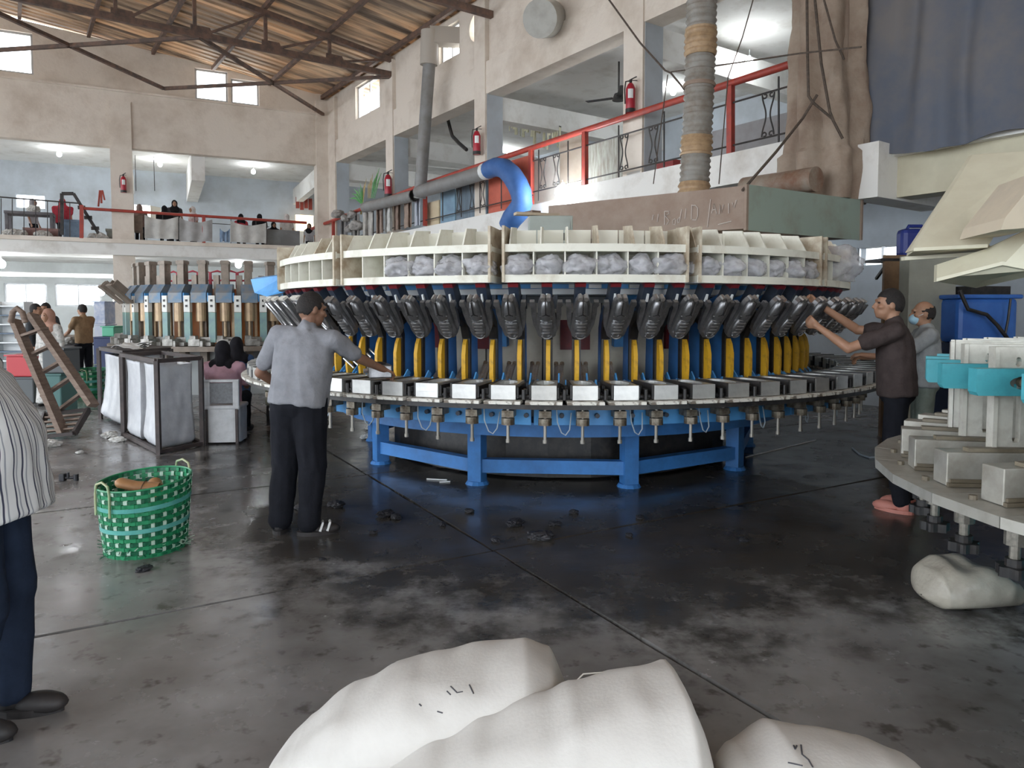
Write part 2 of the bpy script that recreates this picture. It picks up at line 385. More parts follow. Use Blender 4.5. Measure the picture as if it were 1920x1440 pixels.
# ---- corrugated roof on steel trusses
PITCH = .14; TR = -9.6
def zr(t): return (ZE+.06 - PITCH*t) if t > TR else (ZE+.06 - PITCH*TR - PITCH*(TR-t))
def roof_mat():
    m = bpy.data.materials.new('roof_sheet'); m.use_nodes = True; nt = m.node_tree; N = nt.nodes; L = nt.links; p = N['Principled BSDF']; p.inputs['Roughness'].default_value = .6
    tc = N.new('ShaderNodeTexCoord'); mp = N.new('ShaderNodeMapping'); mp.vector_type = 'TEXTURE'; mp.inputs['Rotation'].default_value = (0, 0, A_R); mp.inputs['Scale'].default_value = (3.2, .34, 1); L.new(tc.outputs['Object'], mp.inputs[0])
    n = N.new('ShaderNodeTexNoise'); n.inputs['Scale'].default_value = 1.0; n.inputs['Detail'].default_value = 4; n.inputs['Roughness'].default_value = .6; L.new(mp.outputs[0], n.inputs['Vector'])
    r = N.new('ShaderNodeValToRGB'); e = r.color_ramp.elements; e[0].position = .38; e[0].color = (.16, .12, .095, 1); e[1].position = .60; e[1].color = (.56, .43, .31, 1); L.new(n.outputs['Fac'], r.inputs[0]); L.new(r.outputs[0], p.inputs['Base Color'])
    tl = N.new('ShaderNodeBsdfTranslucent'); tl.inputs[0].default_value = (.95, .70, .46, 1); mx = N.new('ShaderNodeMixShader')
    mr = N.new('ShaderNodeMapRange'); L.new(n.outputs['Fac'], mr.inputs[0]); mr.inputs[1].default_value = .40; mr.inputs[2].default_value = .68; mr.inputs[3].default_value = .02; mr.inputs[4].default_value = .17; L.new(mr.outputs[0], mx.inputs[0])
    L.new(p.outputs[0], mx.inputs[1]); L.new(tl.outputs[0], mx.inputs[2]); L.new(mx.outputs[0], N['Material Output'].inputs[0]); return m
roofm = roof_mat()
prof = []
s = S0-.4
while s < 21:
    prof += [(s, 0), (s+.17, 0), (s+.20, .05), (s+.29, .05)]; s += .32
m = MB()
se_ = lambda t: (.45-(R0+NR*t-B0).dot(NB))/UR.dot(NB)
cuts = [.9, TR, TLW-.6]
for ta, tb in zip(cuts, cuts[1:]):
    k = len(prof)
    vs = [R(min(a, se_(t)), t, zr(t)+h+dz) for dz in (0, .006) for t in (ta, tb) for a, h in prof]
    fs = []
    for L0 in (0, 2*k):
        for i in range(k-1):
            fs.append((L0+i, L0+i+1, L0+k+i+1, L0+k+i))
    m.add(vs, fs)
roof = struct(m.build('ceiling', roofm))
nodes = [-.15-1.72*i for i in range(11)]
for ti in nodes[:11]:
    MB().bar(R(S0, ti, zr(ti)-.07), R(se_(ti)-.3, ti, zr(ti)-.07), .09, .13).build('purlin', steel_r, roof)
ZC = 8.38
for st in (10.0, 4.85, -.3, -5.5):
    te = 0 if st < 14 else -.6
    tr = bpy.data.objects.new('truss', None); COL.objects.link(tr); tr.parent = roof; tr.location = R(st, 0, ZC)
    W_ = lambda mm, nm: mm.build(nm, steel_r, tr, world=True)
    W_(MB().bar(R(st, te, zr(0)-.22), R(st, TR, zr(TR)-.22), .12, .14), 'top_chord')
    W_(MB().bar(R(st, TR, zr(TR)-.22), R(st, TLW, zr(TLW)-.22), .12, .14), 'top_chord')
    W_(MB().bar(R(st, te+.05, ZC), R(st, TLW, ZC), .12, .15), 'bottom_chord')
    for i, ti in enumerate(nodes[1:], 1):
        W_(MB().bar(R(st, ti, ZC), R(st, ti, zr(ti)-.2), .08, .08, UR), 'vertical')
        W_(MB().bar(R(st, ti+.25 if i <= 5 else ti-.25, ZC+.05), R(st, ti+1.72 if i <= 5 else ti-1.72, zr(ti+1.72 if i <= 5 else ti-1.72)-.25), .06, .06, UR), 'diagonal')
        W_(MB().prism([(ti-.1, ZC-.02), (ti+.45, ZC-.02), (ti+.35, ZC+.22), (ti-.1, ZC+.22)], lambda u, v, w: R(st+w, u, v), (-.02, .02)), 'gusset')
# flat cross bracing between the two far trusses
for (s_a, t_a, s_b, t_b) in ((10, 0, 15, -5.2), (10, -5.2, 15, -.2), (10, -5.2, 15, -10.4), (10, -10.4, 15, -5.2)):
    MB().bar(R(s_a, t_a, ZC-.05), R(s_b, t_b, ZC-.05), .09, .09).build('brace', steel_r, roof)
# ================================================================== BIG ROTARY SHOE MOULDING MACHINE
MC = Vector((.53, 8.48, 0)); TH0 = math.atan2(-MC.y, -MC.x); NST = 74; I0 = .31
alum = M('machined_aluminium', (.62, .62, .60), (.48, .48, .47), 7, .38, metal=.75)
alum2 = M('cast_aluminium', (.30, .30, .31), (.17, .17, .175), 9, .36, metal=.85)
alum3 = M('cast_ridge', (.55, .55, .56), None, rough=.28, metal=.9)
worn = M('worn_plate', (.72, .70, .64), (.18, .15, .12), 16, .55, metal=.2, lo=.5, hi=.62)
blue = M('machine_blue', (.045, .20, .52), (.035, .14, .36), 4, .45)
lblue = M('light_machine_blue', (.10, .38, .78), (.07, .28, .62), 3, .45)
navy = M('navy_steel', (.018, .028, .05), (.04, .05, .07), 10, .45)
dred = M('dark_red_paint', (.20, .015, .02), (.14, .01, .02), 12, .5)
yel = M('yellow_guard', (.72, .40, .02), (.30, .16, .03), 11, .55, lo=.52, hi=.74)
blkm = M('oily_black', (.012, .012, .013), (.035, .03, .028), 14, .42)
creamp = M('cream_machine', (.60, .56, .47), (.46, .41, .33), 3, .6, lo=.5, hi=.75)
shelfw = M('shelf_white', (.78, .77, .68), (.55, .50, .40), 5, .55, lo=.52, hi=.8)
stain = M('stained_plate', (.36, .27, .18), (.72, .68, .56), 6, .7, lo=.35, hi=.7)
brass = M('brownish_cylinder', (.42, .30, .20), (.55, .50, .45), 9, .4, metal=.4)
mach = thing('rotary_moulding_machine', 'large round blue and cream shoe moulding machine with ring of grey shoe moulds', 'machine', MC)
fr_rz = lambda u, v, w: Vector((u, w, v))
def P_(name, me, th, parent=mach, **k): return put(name, me, parent, rz=th, **k)
# --- fixed body
for k in range(26):
    a = 2*PI*k/26; b = 2*PI*(k+1)/26; r = 2.15
    q = lambda r, t, z: Vector((r*math.cos(t), r*math.sin(t), z))
    e = .0035
    MB().hexa([q(r, a+e, .9), q(r, b-e, .9), q(r-.04, b-e, .9), q(r-.04, a+e, .9), q(r, a+e, 1.63), q(r, b-e, 1.63), q(r-.04, b-e, 1.63), q(r-.04, a+e, 1.63)]).build('drum_panel', creamp, mach)
    MB().hexa([q(3.12, a+e, .70), q(3.12, b-e, .70), q(3.09, b-e, .70), q(3.09, a+e, .70), q(3.12, a+e, .855), q(3.12, b-e, .855), q(3.09, b-e, .855), q(3.09, a+e, .855)]).build('fascia_panel', lblue, mach)
MB().lathe([(2.10, .6), (2.13, .6), (2.13, 1.70), (2.10, 1.70)], 52).build('drum_core', navy, mach)
MB().lathe([(2.2, .862), (3.46, .862), (3.46, .898), (2.2, .898)], 74).build('turntable', blkm, mach)
MB().lathe([(2.17, 1.63), (2.24, 1.63), (2.24, 1.685), (2.17, 1.685)], 52).build('drum_band', M('grey_band', (.25, .26, .26), None, rough=.5), mach)
MB().lathe([(2.2, 1.69), (2.74, 1.69), (2.74, 1.735), (2.2, 1.735)], 52).build('upper_ring', M('ring_white', (.78, .80, .80), None, rough=.5), mach)
MB().lathe([(2.2, 1.737), (2.76, 1.737), (2.76, 1.771), (2.2, 1.771)], 52).build('upper_rail', lblue, mach)
MB().lathe([(2.0, .50), (2.5, .50), (2.5, .62), (2.0, .62)], 52).build('base_ring', blue, mach)
for k in range(40):
    a = TH0+math.radians(-100+k*5.1+random.uniform(-1, 1))
    P_('rail_block', MB().box((2.765, 0, 1.754), (.03, .10, .03)).mesh('rail_block', MATS['ring_white']), a)
for a in (-42, -12.5, 14, 44, 75, -75):
    P_('roof_strut', MB().bar((2.20, 0, 1.25), (2.24, 0, 1.55), .09, .07, (1, 0, 0)).bar((2.24, 0, 1.55), (2.60, .05, 1.785), .09, .06, (1, 0, 0)).mesh('roof_strut', lblue), TH0+math.radians(a))
for a in (4.2, -19.5, 30, -33):
    P_('red_panel', MB().box((2.165, 0, 1.35), (.03, .26, .26)).mesh('red_panel', dred), TH0+math.radians(a))
# legs and feet
base_b = blue
legm = MB().box((2.2, 0, .33), (.13, .13, .60)).mesh('leg', base_b); ftm = MB().cyl((2.2, 0, 0), (2.2, 0, .03), .11, .09, 12).cyl((2.2, 0, .03), (2.2, 0, .06), .03, n=8).mesh('foot', base_b)
for k in range(10):
    th = TH0+math.radians(17+36*k); lg = P_('leg', legm, th); put('foot', ftm, lg)
    p0 = Vector((2.2*math.cos(th), 2.2*math.sin(th), .17)); t2 = th+math.radians(36); p1 = Vector((2.2*math.cos(t2), 2.2*math.sin(t2), .17))
    MB().bar(p0, p1, .10, .12).build('base_beam', base_b, mach)
MB().lathe([(1.2, .02), (1.9, .02), (1.9, .55), (1.2, .55)], 30).build('gear_housing', blkm, mach)

# --- one station, its pieces shared by all stations
def foot(n=26, L=.36, w=.13):
    out = []
    for i in range(n):
        a = 2*PI*i/n; u = math.cos(a); x = u*L/2
        ww = w/2*(1.0-.16*u-.10*math.cos(2*a))
        out.append((x, ww*math.sin(a)*1.05))
    return out
mb = MB(); top = lambda u, v, w: Vector((3.225+u, v, w))
mb.prism([(-.205, -.089), (.205, -.089), (.205, .089), (-.205, .089)], top, (.968, 1.03), [foot(22, .31, .115)])
mb.box((3.225, 0, .948), (.41, .178, .042)); me_box = mb.mesh('mould_box', alum)
me_cav = MB().ell((3.225, 0, .972), (.145, .045, .03), 16, 8).mesh('cavity_core', alum2, True)
me_lid = MB().box((3.225, -.099, .985), (.40, .014, .10)).box((3.225, .099, .975), (.36, .014, .08)).mesh('side_cheek', blkm)
me_pl = MB().box((3.24, 0, .911), (.50, .262, .022)).mesh('mount_plate', worn)
mb = MB()
for x, y, z, a, b, c in ((3.10, .145, .95, .2, .05, .06), (3.30, .14, .94, .12, .045, .045), (3.36, .15, .965, .05, .03, .07), (3.20, .15, .99, .06, .025, .04)): mb.box((x, y, z), (a, b, c), rz=.1)
mb.cyl((3.42, .145, .93), (3.42, .145, 1.0), .014); mb.cyl((3.38, .11, .945), (3.38, .185, .945), .018); me_clamp = mb.mesh('side_clamp', blkm)
arm = [(2.48, .92), (2.66, .92), (2.66, 1.36), (2.70, 1.46), (2.80, 1.55), (2.93, 1.62), (2.88, 1.70), (2.72, 1.64), (2.56, 1.52), (2.50, 1.42)]
me_arm = MB().prism(arm, fr_rz, (-.022, .022)).mesh('press_arm', blue)
me_edge = MB().prism([(2.655, 1.0), (2.69, 1.0), (2.69, 1.33), (2.73, 1.43), (2.86, 1.50), (2.99, 1.42), (3.02, 1.46), (2.94, 1.58), (2.80, 1.56), (2.69, 1.47), (2.655, 1.36)], fr_rz, (-.034, .034)).mesh('arm_edge', blkm)
me_guard = MB().prism([(2.69, .94), (2.735, .94), (2.748, 1.06), (2.748, 1.2), (2.73, 1.28), (2.708, 1.325), (2.69, 1.325)], fr_rz, (-.017, .017)).mesh('yellow_guard', yel)
me_head = MB().bar((2.86, 0, 1.56), (2.995, 0, 1.765), .078, .10, (1, 0, 0)).box((2.86, .062, 1.63), (.06, .03, .11)).mesh('head_block', navy)
me_cap = MB().bar((2.988, 0, 1.757), (3.008, 0, 1.79), .080, .102, (1, 0, 0)).mesh('red_cap', dred)
me_slot = MB().bar((2.945, 0, 1.645), (2.968, 0, 1.705), .014, .106, (1, 0, 0)).mesh('slot', MATS['ring_white'])
me_hinge = MB().cyl((2.72, -.075, .955), (2.72, .075, .955), .035, n=12).box((2.60, -.06, .93), (.22, .02, .09)).box((2.60, .06, .93), (.22, .02, .09)).mesh('hinge', navy)
mb = MB(); mb.cyl((2.60, .055, .95), (2.40, .055, 1.11), .014); mb.cyl((2.60, .105, .95), (2.40, .105, 1.11), .014); mb.cyl((2.57, .08, .965), (2.42, .08, 1.085), .03, n=10)
for y in (.055, .105): mb.cyl((2.405, y, 1.105), (2.39, y, 1.118), .019)
me_cyl = mb.mesh('air_cylinder', brass)
me_fork = MB().bar((2.78, .085, .90), (2.66, .085, 1.04), .012, .05, (1, 0, 0)).mesh('fork', lblue); me_fork2 = MB().bar((2.78, -.085, .90), (2.70, -.085, .99), .012, .05, (1, 0, 0)).mesh('fork', lblue)
# tilted shoe mould
o_ = Vector((3.00, 0, 1.355)); tt = Vector((.62, 0, .785)).normalized(); nn = Vector((tt.z, 0, -tt.x)); yy = Vector((0, 1, 0))
def SM(u, v, w): return o_ + tt*u + yy*v + nn*w
shoe = [(0, 0), (.006, .04), (.03, .066), (.08, .078), (.16, .072), (.24, .064), (.31, .06), (.355, .05), (.385, .03)]
shoe = shoe+[(u, -v) for u, v in reversed(shoe[1:])]
mb = MB(); mb.prism(shoe, SM, (-.03, .012)); me_shoe = mb.mesh('shoe_mould', alum2)
MxS = Matrix((yy, tt, nn)).transposed()
mb = MB(); mb.ell(SM(.11, 0, .012), (.054, .105, .03), 16, 8, MxS); mb.ell(SM(.26, 0, .012), (.048, .115, .047), 16, 8, MxS); me_last = mb.mesh('shoe_last', alum2, True)
def rib(u, hw, bow=.012):
    return MB().tube([SM(u-bow, -hw, .024), SM(u, -hw*.5, .043), SM(u+.003, 0, .047), SM(u, hw*.5, .043), SM(u-bow, hw, .024)], .0045, 6).mesh('lace_rib', alum3)
me_ribs = [rib(.078+.03*i, .038+.001*i) for i in range(5)]+[rib(.245, .045, .02)]
me_toe = MB().tube([SM(.05+.03*math.cos(a)*-1, .036*math.sin(a), .036) for a in [math.radians(x) for x in range(-80, 81, 20)]], .005, 6).mesh('toe_rim', alum3)
me_split = MB().bar(SM(.27, 0, .06), SM(.38, 0, .05), .008, .02, nn).bar(SM(.27, 0, .058), SM(.25, .025, .045), .006, .015, nn).bar(SM(.27, 0, .058), SM(.25, -.025, .045), .006, .015, nn).mesh('tongue_split', blkm)  # raised black bars; the dark of the recessed groove is put into their colour
me_knob = MB().cyl(SM(.385, .022, -.02), SM(.385, .022, .03), .018, n=8).cyl(SM(.385, -.022, -.02), SM(.385, -.022, .03), .018, n=8).mesh('heel_pin', alum3)
def wing(sg):
    w = [(.05, .076), (.12, .10), (.22, .112), (.28, .112), (.30, .125), (.33, .12), (.33, .085), (.27, .074), (.20, .074)]
    return MB().prism([(u, sg*v) for u, v in w], SM, (-.045, -.012)).mesh('wing', alum2)
me_w = [wing(1), wing(-1)]
me_back = MB().bar(SM(.16, 0, -.03), (2.86, 0, 1.56), .07, .07, yy).box((2.97, .0, 1.52), (.10, .15, .05)).mesh('back_bracket', blkm)
# sole mould variant seen at the operator's side
mb = MB(); mb.prism([(0, -.075), (.40, -.075), (.40, .075), (0, .075)], SM, (-.03, .012)); me_sole = mb.mesh('sole_mould', alum2)
ov = lambda k, w0: [SM(.2+.175*k*math.cos(2*PI*i/24), .058*k*math.sin(2*PI*i/24), w0) for i in range(25)]
me_oval = [MB().tube(ov(1, .018), .009, 6).mesh('sole_rim', alum3), MB().tube(ov(.68, .014), .006, 6).mesh('sole_rim', alum3)]
me_lip = MB().bar(SM(.40, -.08, -.01), SM(.40, .08, -.01), .05, .02, tt).mesh('mould_lip', worn)
# below the table
mb = MB(); mb.cyl((3.24, 0, .90), (3.24, 0, .60), .012); mb.cyl((3.24, 0, .61), (3.24, 0, .585), .017); me_rod = mb.mesh('adjusting_rod', M('dull_steel', (.30, .28, .25), None, rough=.4, metal=.7))
mb = MB(); mb.cyl((3.24, 0, .77), (3.24, 0, .72), .05, n=12); mb.box((3.2, 0, .80), (.12, .09, .05)); mb.box((3.2, 0, .873), (.3, .1, .03)); me_blk = mb.mesh('rod_block', M('brown_steel', (.10, .075, .05), (.3, .27, .22), 14, .45, metal=.5))
mb = MB(); mb.tube([(3.2, .08, .87), (3.22, .09, .74), (3.21, .12, .66), (3.2, .15, .64), (3.19, .18, .68), (3.15, .19, .80)], .005, 6); me_hose = mb.mesh('air_hose', M('pale_hose', (.35, .42, .48), None, rough=.4))
me_bolt = MB().cyl((3.10, .12, .775), (3.145, .12, .775), .018, n=8).mesh('bolt', navy)
for i in range(-24, 26):
    a = (i-I0)*360/NST
    th = TH0+math.radians(a)
    jit = random.uniform(-.25, .25); thj = th+math.radians(jit)
    bx = P_('mould_box', me_box, th); put('cavity_core', me_cav, bx); put('side_cheek', me_lid, bx)
    P_('mount_plate', me_pl, th); P_('side_clamp', me_clamp, th)
    ar = P_('press_arm', me_arm, thj); put('arm_edge', me_edge, ar); put('yellow_guard', me_guard, ar); put('hinge', me_hinge, ar); put('fork', me_fork, ar); put('fork', me_fork2, ar)
    hd = P_('head_block', me_head, thj); put('red_cap', me_cap, hd); put('slot', me_slot, hd)
    if a < -37.5:
        sh = P_('sole_mould', me_sole, thj)
        for q in me_oval: put('sole_rim', q, sh)
        put('mould_lip', me_lip, sh)
    else:
        sh = P_('shoe_mould', me_shoe, thj); put('shoe_last', me_last, sh)
        for q in me_ribs: put('lace_rib', q, sh)
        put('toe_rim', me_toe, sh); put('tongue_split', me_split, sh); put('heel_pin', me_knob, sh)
        for q in me_w: put('wing', q, sh)
    put('back_bracket', me_back, sh)
    P_('air_cylinder', me_cyl, thj)
    if -60 < a < 75:
        P_('adjusting_rod', me_rod, th); P_('rod_block', me_blk, th); P_('bolt', me_bolt, th)
        if i % 2 == 0: P_('air_hose', me_hose, th)
# --- shelf ring on top: 13 segments of six open bins with a tray of upright dividers above
SEG = 360/13; segmesh = {}
h = math.radians(SEG/2-.75); cw = 2*h/6
mb = MB()
for pr in ([(2.72, 1.782), (3.10, 1.782), (3.10, 1.826), (2.72, 1.826)], [(2.72, 2.008), (3.10, 2.008), (3.10, 2.045), (2.72, 2.045)], [(2.72, 1.826), (2.745, 1.826), (2.745, 2.01), (2.72, 2.01)]):
    mb.lathe(pr, 12, a0=-h, a1=h)
me_seg = mb.mesh('shelf_segment', shelfw)
me_lipb = MB().lathe([(3.10, 2.0), (3.113, 2.0), (3.113, 2.058), (3.10, 2.058)], 12, a0=-h, a1=h).lathe([(3.10, 1.772), (3.113, 1.772), (3.113, 1.83), (3.10, 1.83)], 12, a0=-h, a1=h).mesh('shelf_lip', shelfw)
me_div = MB().box((2.91, 0, 1.917), (.37, .010, .182)).mesh('divider', shelfw)
me_end = MB().box((2.93, 0, 1.985), (.40, .02, .42)).mesh('end_plate', stain)
me_upd = MB().prism([(3.085, 2.045), (3.00, 2.195), (2.78, 2.215), (2.78, 2.045)], fr_rz, (-.006, .006)).mesh('upper_divider', shelfw)
me_upd2 = MB().prism([(3.085, 2.045), (3.00, 2.205), (2.78, 2.225), (2.78, 2.045)], fr_rz, (-.006, .006)).mesh('upper_divider', stain)
me_rear = MB().box((2.80, 0, 2.118), (.012, 2*2.80*math.tan(cw/2)-.01, .146)).mesh('rear_panel', shelfw)
me_floor = MB().lathe([(2.15, 1.772), (3.095, 1.772), (3.095, 1.781), (2.15, 1.781)], 12, a0=-h, a1=h).mesh('underside_panel', MATS['ring_white'])
for k in range(13):
    ac = -8.4+SEG/2+SEG*k
    th = TH0+math.radians(ac); sg = P_('shelf_segment', me_seg, th); put('shelf_lip', me_lipb, sg); put('underside_panel', me_floor, sg)
    for j in range(7):
        an = -h+cw*j
        if j in (0, 6): put('end_plate', me_end, sg, rz=an+(.004 if j == 0 else -.004))
        else: put('divider', me_div, sg, rz=an)
        if j < 6: put('upper_divider', me_upd2 if (k == 0 and j > 2) or random.random() < .2 else me_upd, sg, rz=an+random.uniform(-.004, .02)); put('rear_panel', me_rear, sg, rz=an+cw/2)
MB().lathe([(0.02, 2.02), (2.75, 2.02), (2.75, 2.04), (.02, 2.04)], 40).build('top_deck', shelfw, mach)
# blue chute and slotted feeder on the operator's side
g = lambda px, py, Y: at(px, py, Y)
m = MB(); q = [(470, 524), (505, 513), (532, 516), (532, 540), (500, 556), (477, 549)]
m.hexa([g(470, 524, 8.4), g(477, 549, 8.3), g(540, 540, 7.9), g(540, 514, 8.0), g(480, 520, 9.0), g(486, 545, 8.9), g(548, 538, 8.6), g(548, 512, 8.7)]); m.hexa([g(477, 549, 8.3), g(500, 556, 8.1), g(545, 545, 7.9), g(540, 540, 7.9), g(486, 545, 8.9), g(506, 551, 8.7), g(552, 543, 8.5), g(548, 538, 8.6)])
m.build('blue_chute', lblue, mach, world=True)
m = MB()
p00, p10, p11, p01 = g(622, 628, 7.1), g(694, 624, 6.7), g(694, 690, 6.7), g(640, 698, 7.0)
fe = MB().hexa([p00, p10, p11, p01]+[p+Vector((.0, .05, 0)) for p in (p00, p10, p11, p01)]).build('feeder_plate', blue, mach, world=True)
for k in range(5):
    a = p00.lerp(p10, .1+.18*k); b = a.lerp(p11, .55)
    MB().bar(a-Vector((0, .02, 0)), b-Vector((0, .02, 0)), .03, .02).build('feeder_slat', lblue, fe, world=True)
for k in range(6):
    a = g(645+8*k, 672-5*k, 6.6); b = g(664+8*k, 690-5*k, 6.5)
    MB().cyl(a, b, .011).build('feeder_rod', alum3, mach, world=True)
# --- plastic bags lying in the bins, black soles in the empty ones
pls = M('clear_plastic', (.80, .80, .84), (.62, .62, .66), 14, .22, alpha=.5, bump=.5, bsc=30)
def bag_mesh(seed, rx, ry, rz, name='plastic_bag'):
    bm = bmesh.new(); bmesh.ops.create_icosphere(bm, subdivisions=4, radius=1)
    for v in bm.verts:
        p = v.co.copy(); d = 1.08+.34*nz(p, 1.3, seed)-.30*abs(nz(p, 2.6, seed+3))-.22*abs(nz(p, 4.5, seed+5))+.05*nz(p, 9, seed)
        v.co = Vector((p.x*rx*d, p.y*ry*d, max(p.z*d, -.72)*rz+.72*rz))
    me = bpy.data.meshes.new(name); bm.to_mesh(me); bm.free(); me.materials.append(pls); return me
bags = [(-24.2, .11, 'bulging to the left'), (-19.8, .09, ''), (-15.6, .10, ''), (-11.2, .10, ''), (-5.5, .10, ''), (-1.1, .09, ''), (3.2, .10, ''), (7.5, .10, ''), (11.9, .095, ''), (16.4, .12, ''), (22.1, .10, ''), (26.4, .10, ''), (30.8, .10, ''), (35.2, .09, ''), (39.5, .09, ''), (43.8, .09, '')]
for k, (a, r, _) in enumerate(bags):
    th = TH0+math.radians(a); rr = 3.0+random.uniform(0, .04)
    o = put('plastic_bag', bag_mesh(k+1, .135, r*1.3, .092 if r < .115 else .10), None, MC+Vector((rr*math.cos(th), rr*math.sin(th), 1.828)), th)
    for p in o.data.polygons: p.use_smooth = True
    od = ['first', 'second', 'third', 'fourth', 'fifth', 'sixth']
    lab = ('clear plastic bag in the %s bin back from the wide stained gap' % od[3-k]) if k < 4 else ('crumpled clear plastic bag in the %s bin after the wide stained gap' % od[k-4]) if k < 10 else ('clear plastic bag in the %s bin after the narrow stained gap' % od[k-10])
    tag(o, lab, 'plastic bag', 'plastic bags in the shelf bins')
th = TH0+math.radians(58); o = put('plastic_bag', bag_mesh(40, .24, .22, .20), None, MC+Vector((3.02*math.cos(th), 3.02*math.sin(th), 1.83)), th)
for p in o.data.polygons: p.use_smooth = True
tag(o, 'large billowing clear plastic bag hanging off the shelf ring beside the workers', 'plastic bag')
blkr = M('black_rubber', (.015, .015, .02), (.03, .03, .035), 8, .5)
for k, a in enumerate((-55, -50.3, -45.2, -40.5)):
    th = TH0+math.radians(a); m = MB().prism(foot(22, .26, .09), lambda u, v, w: Vector((w, v*.9+u*.45, u*.62+.10)), (0, .018))
    o = m.build('shoe_sole', blkr); o.location = MC+Vector((2.96*math.cos(th), 2.96*math.sin(th), 1.812)); o.rotation_euler = (0, 0, th)
    if k == 3: o.rotation_euler = (0, 0, th)
    tag(o, 'black shoe sole leaning in an empty bin of the white shelf ring', 'shoe sole', 'black soles in the shelf bins')
# ================================================================== TEAL ROTARY PRESS
C2 = Vector((3.54, 3.01, 0))
teal = M('teal_paint', (.06, .36, .43), (.04, .25, .30), 5, .45)
greyal = M('weathered_aluminium', (.44, .43, .39), (.27, .25, .21), 6, .42, metal=.45, lo=.4, hi=.75)
greyal2 = M('pale_aluminium', (.62, .61, .55), (.45, .43, .38), 8, .45, metal=.3)
darkb = M('dark_bar', (.12, .10, .07), (.2, .17, .12), 9, .5)
press = thing('rotary_press', 'teal and grey rotary press with slotted plates and black star knobs', 'machine', C2)
def P2(name, me, th, **k): return put(name, me, press, rz=th, **k)
mp_ = MB()
N2 = 32; hs = PI/N2
me_tp = MB().prism([(1.02, -1.02*math.tan(hs)+.002), (1.79, -1.79*math.tan(hs)+.002), (1.79, 1.79*math.tan(hs)-.002), (1.02, 1.02*math.tan(hs)-.002)], lambda u, v, w: Vector((u, v, w)), (.757, .80)).mesh('table_segment', greyal)
me_mb = MB().box((1.47, 0, .875), (.40, .112, .145)).mesh('mould_block', greyal, False)
me_gr = MB().box((1.47, .062, .826), (.38, .012, .014)).box((1.47, .066, .81), (.40, .02, .016)).mesh('block_groove', darkb)
me_db = MB().box((1.40, .03, .957), (.36, .05, .016)).mesh('clamp_bar', darkb)
sl = lambda c: [(c-.012, .985), (c+.012, .985), (c+.016, 1.0), (c+.016, 1.24), (c-.016, 1.24), (c-.016, 1.0)]
me_pl2 = MB().prism([(1.13, .95), (1.44, .95), (1.44, 1.40), (1.13, 1.40)], lambda u, v, w: Vector((u, w, v)), (-.028, .006), [sl(1.36), sl(1.21), ring(.014, .022, 10, 1.36, 1.335), ring(.014, .022, 10, 1.21, 1.335)]).mesh('slotted_plate', greyal2)
me_pe = MB().box((1.452, -.011, 1.175), (.018, .05, .45)).mesh('plate_edge', greyal2)
me_tb = MB().prism([(.6, 1.195), (1.56, 1.195), (1.57, 1.21), (1.57, 1.31), (.6, 1.31)], lambda u, v, w: Vector((u, w, v)), (.012, .075), [ring(.075, .03, 18, 1.36, 1.25)]).mesh('teal_arm', teal)
me_th = MB().cyl((1.30, .03, 1.25), (1.30, .07, 1.25), .028, n=12).cyl((1.36, .03, 1.25), (1.36, .055, 1.25), .024, n=12).mesh('arm_pin', darkb)
me_bt = MB().cyl((1.70, -.06, .80), (1.70, -.06, .818), .016, n=8).mesh('bolt', darkb)
mb = MB(); mb.cyl((1.56, 0, .757), (1.56, 0, .56), .02, n=10); mb.cyl((1.56, 0, .70), (1.56, 0, .63), .04, n=12); me_st = mb.mesh('knob_stem', M('stem_steel', (.16, .15, .13), (.3, .28, .24), 20, .4, metal=.6))
star = [((.058+.008*math.cos(6*2*PI*i/36))*math.cos(2*PI*i/36), (.058+.008*math.cos(6*2*PI*i/36))*math.sin(2*PI*i/36)) for i in range(36)]
me_kn = MB().prism(star, lambda u, v, w: Vector((1.56+u, v, w)), (.505, .545)).cyl((1.56, 0, .54), (1.56, 0, .575), .034, n=12).mesh('star_knob', blkm)
me_rb = MB().box((1.42, .03, .70), (.2, .07, .09)).mesh('rod_bracket', M('greenish_steel', (.10, .14, .11), (.17, .18, .14), 8, .5, metal=.3))
for k in range(N2):
    th = math.radians(175+1.8-.6+11.25*k)
    P2('table_segment', me_tp, th); b = P2('mould_block', me_mb, th, bev=.004); put('block_groove', me_gr, b); put('clamp_bar', me_db, b)
    p = P2('slotted_plate', me_pl2, th); put('plate_edge', me_pe, p)
    t = P2('teal_arm', me_tb, th); put('arm_pin', me_th, t); P2('bolt', me_bt, th)
    s_ = P2('knob_stem', me_st, th); put('star_knob', me_kn, s_); P2('rod_bracket', me_rb, th)
MB().lathe([(.05, 1.20), (.8, 1.20), (1.02, 1.27), (1.02, 1.30), (.7, 1.33), (.05, 1.36)], 40).build('teal_hub', teal, press, True)
MB().lathe([(.05, .1), (.85, .1), (.85, .74), (.05, .74)], 32).build('pedestal', teal, press)
MB().lathe([(.05, 0), (1.0, 0), (1.0, .1), (.05, .1)], 32).build('base_plate', blkm, press)
MB().lathe([(1.0, .60), (1.28, .60), (1.28, .72), (1.0, .72)], 40).build('under_ring', teal, press)
MB().tube([(-1.35, -.3, .62), (-1.3, -.2, .35), (-1.15, -.35, .2), (-.9, -.5, .12), (-.85, -.5, .3)], .012, 8).build('air_line', M('blue_line', (.03, .16, .30), None, rough=.4), press)

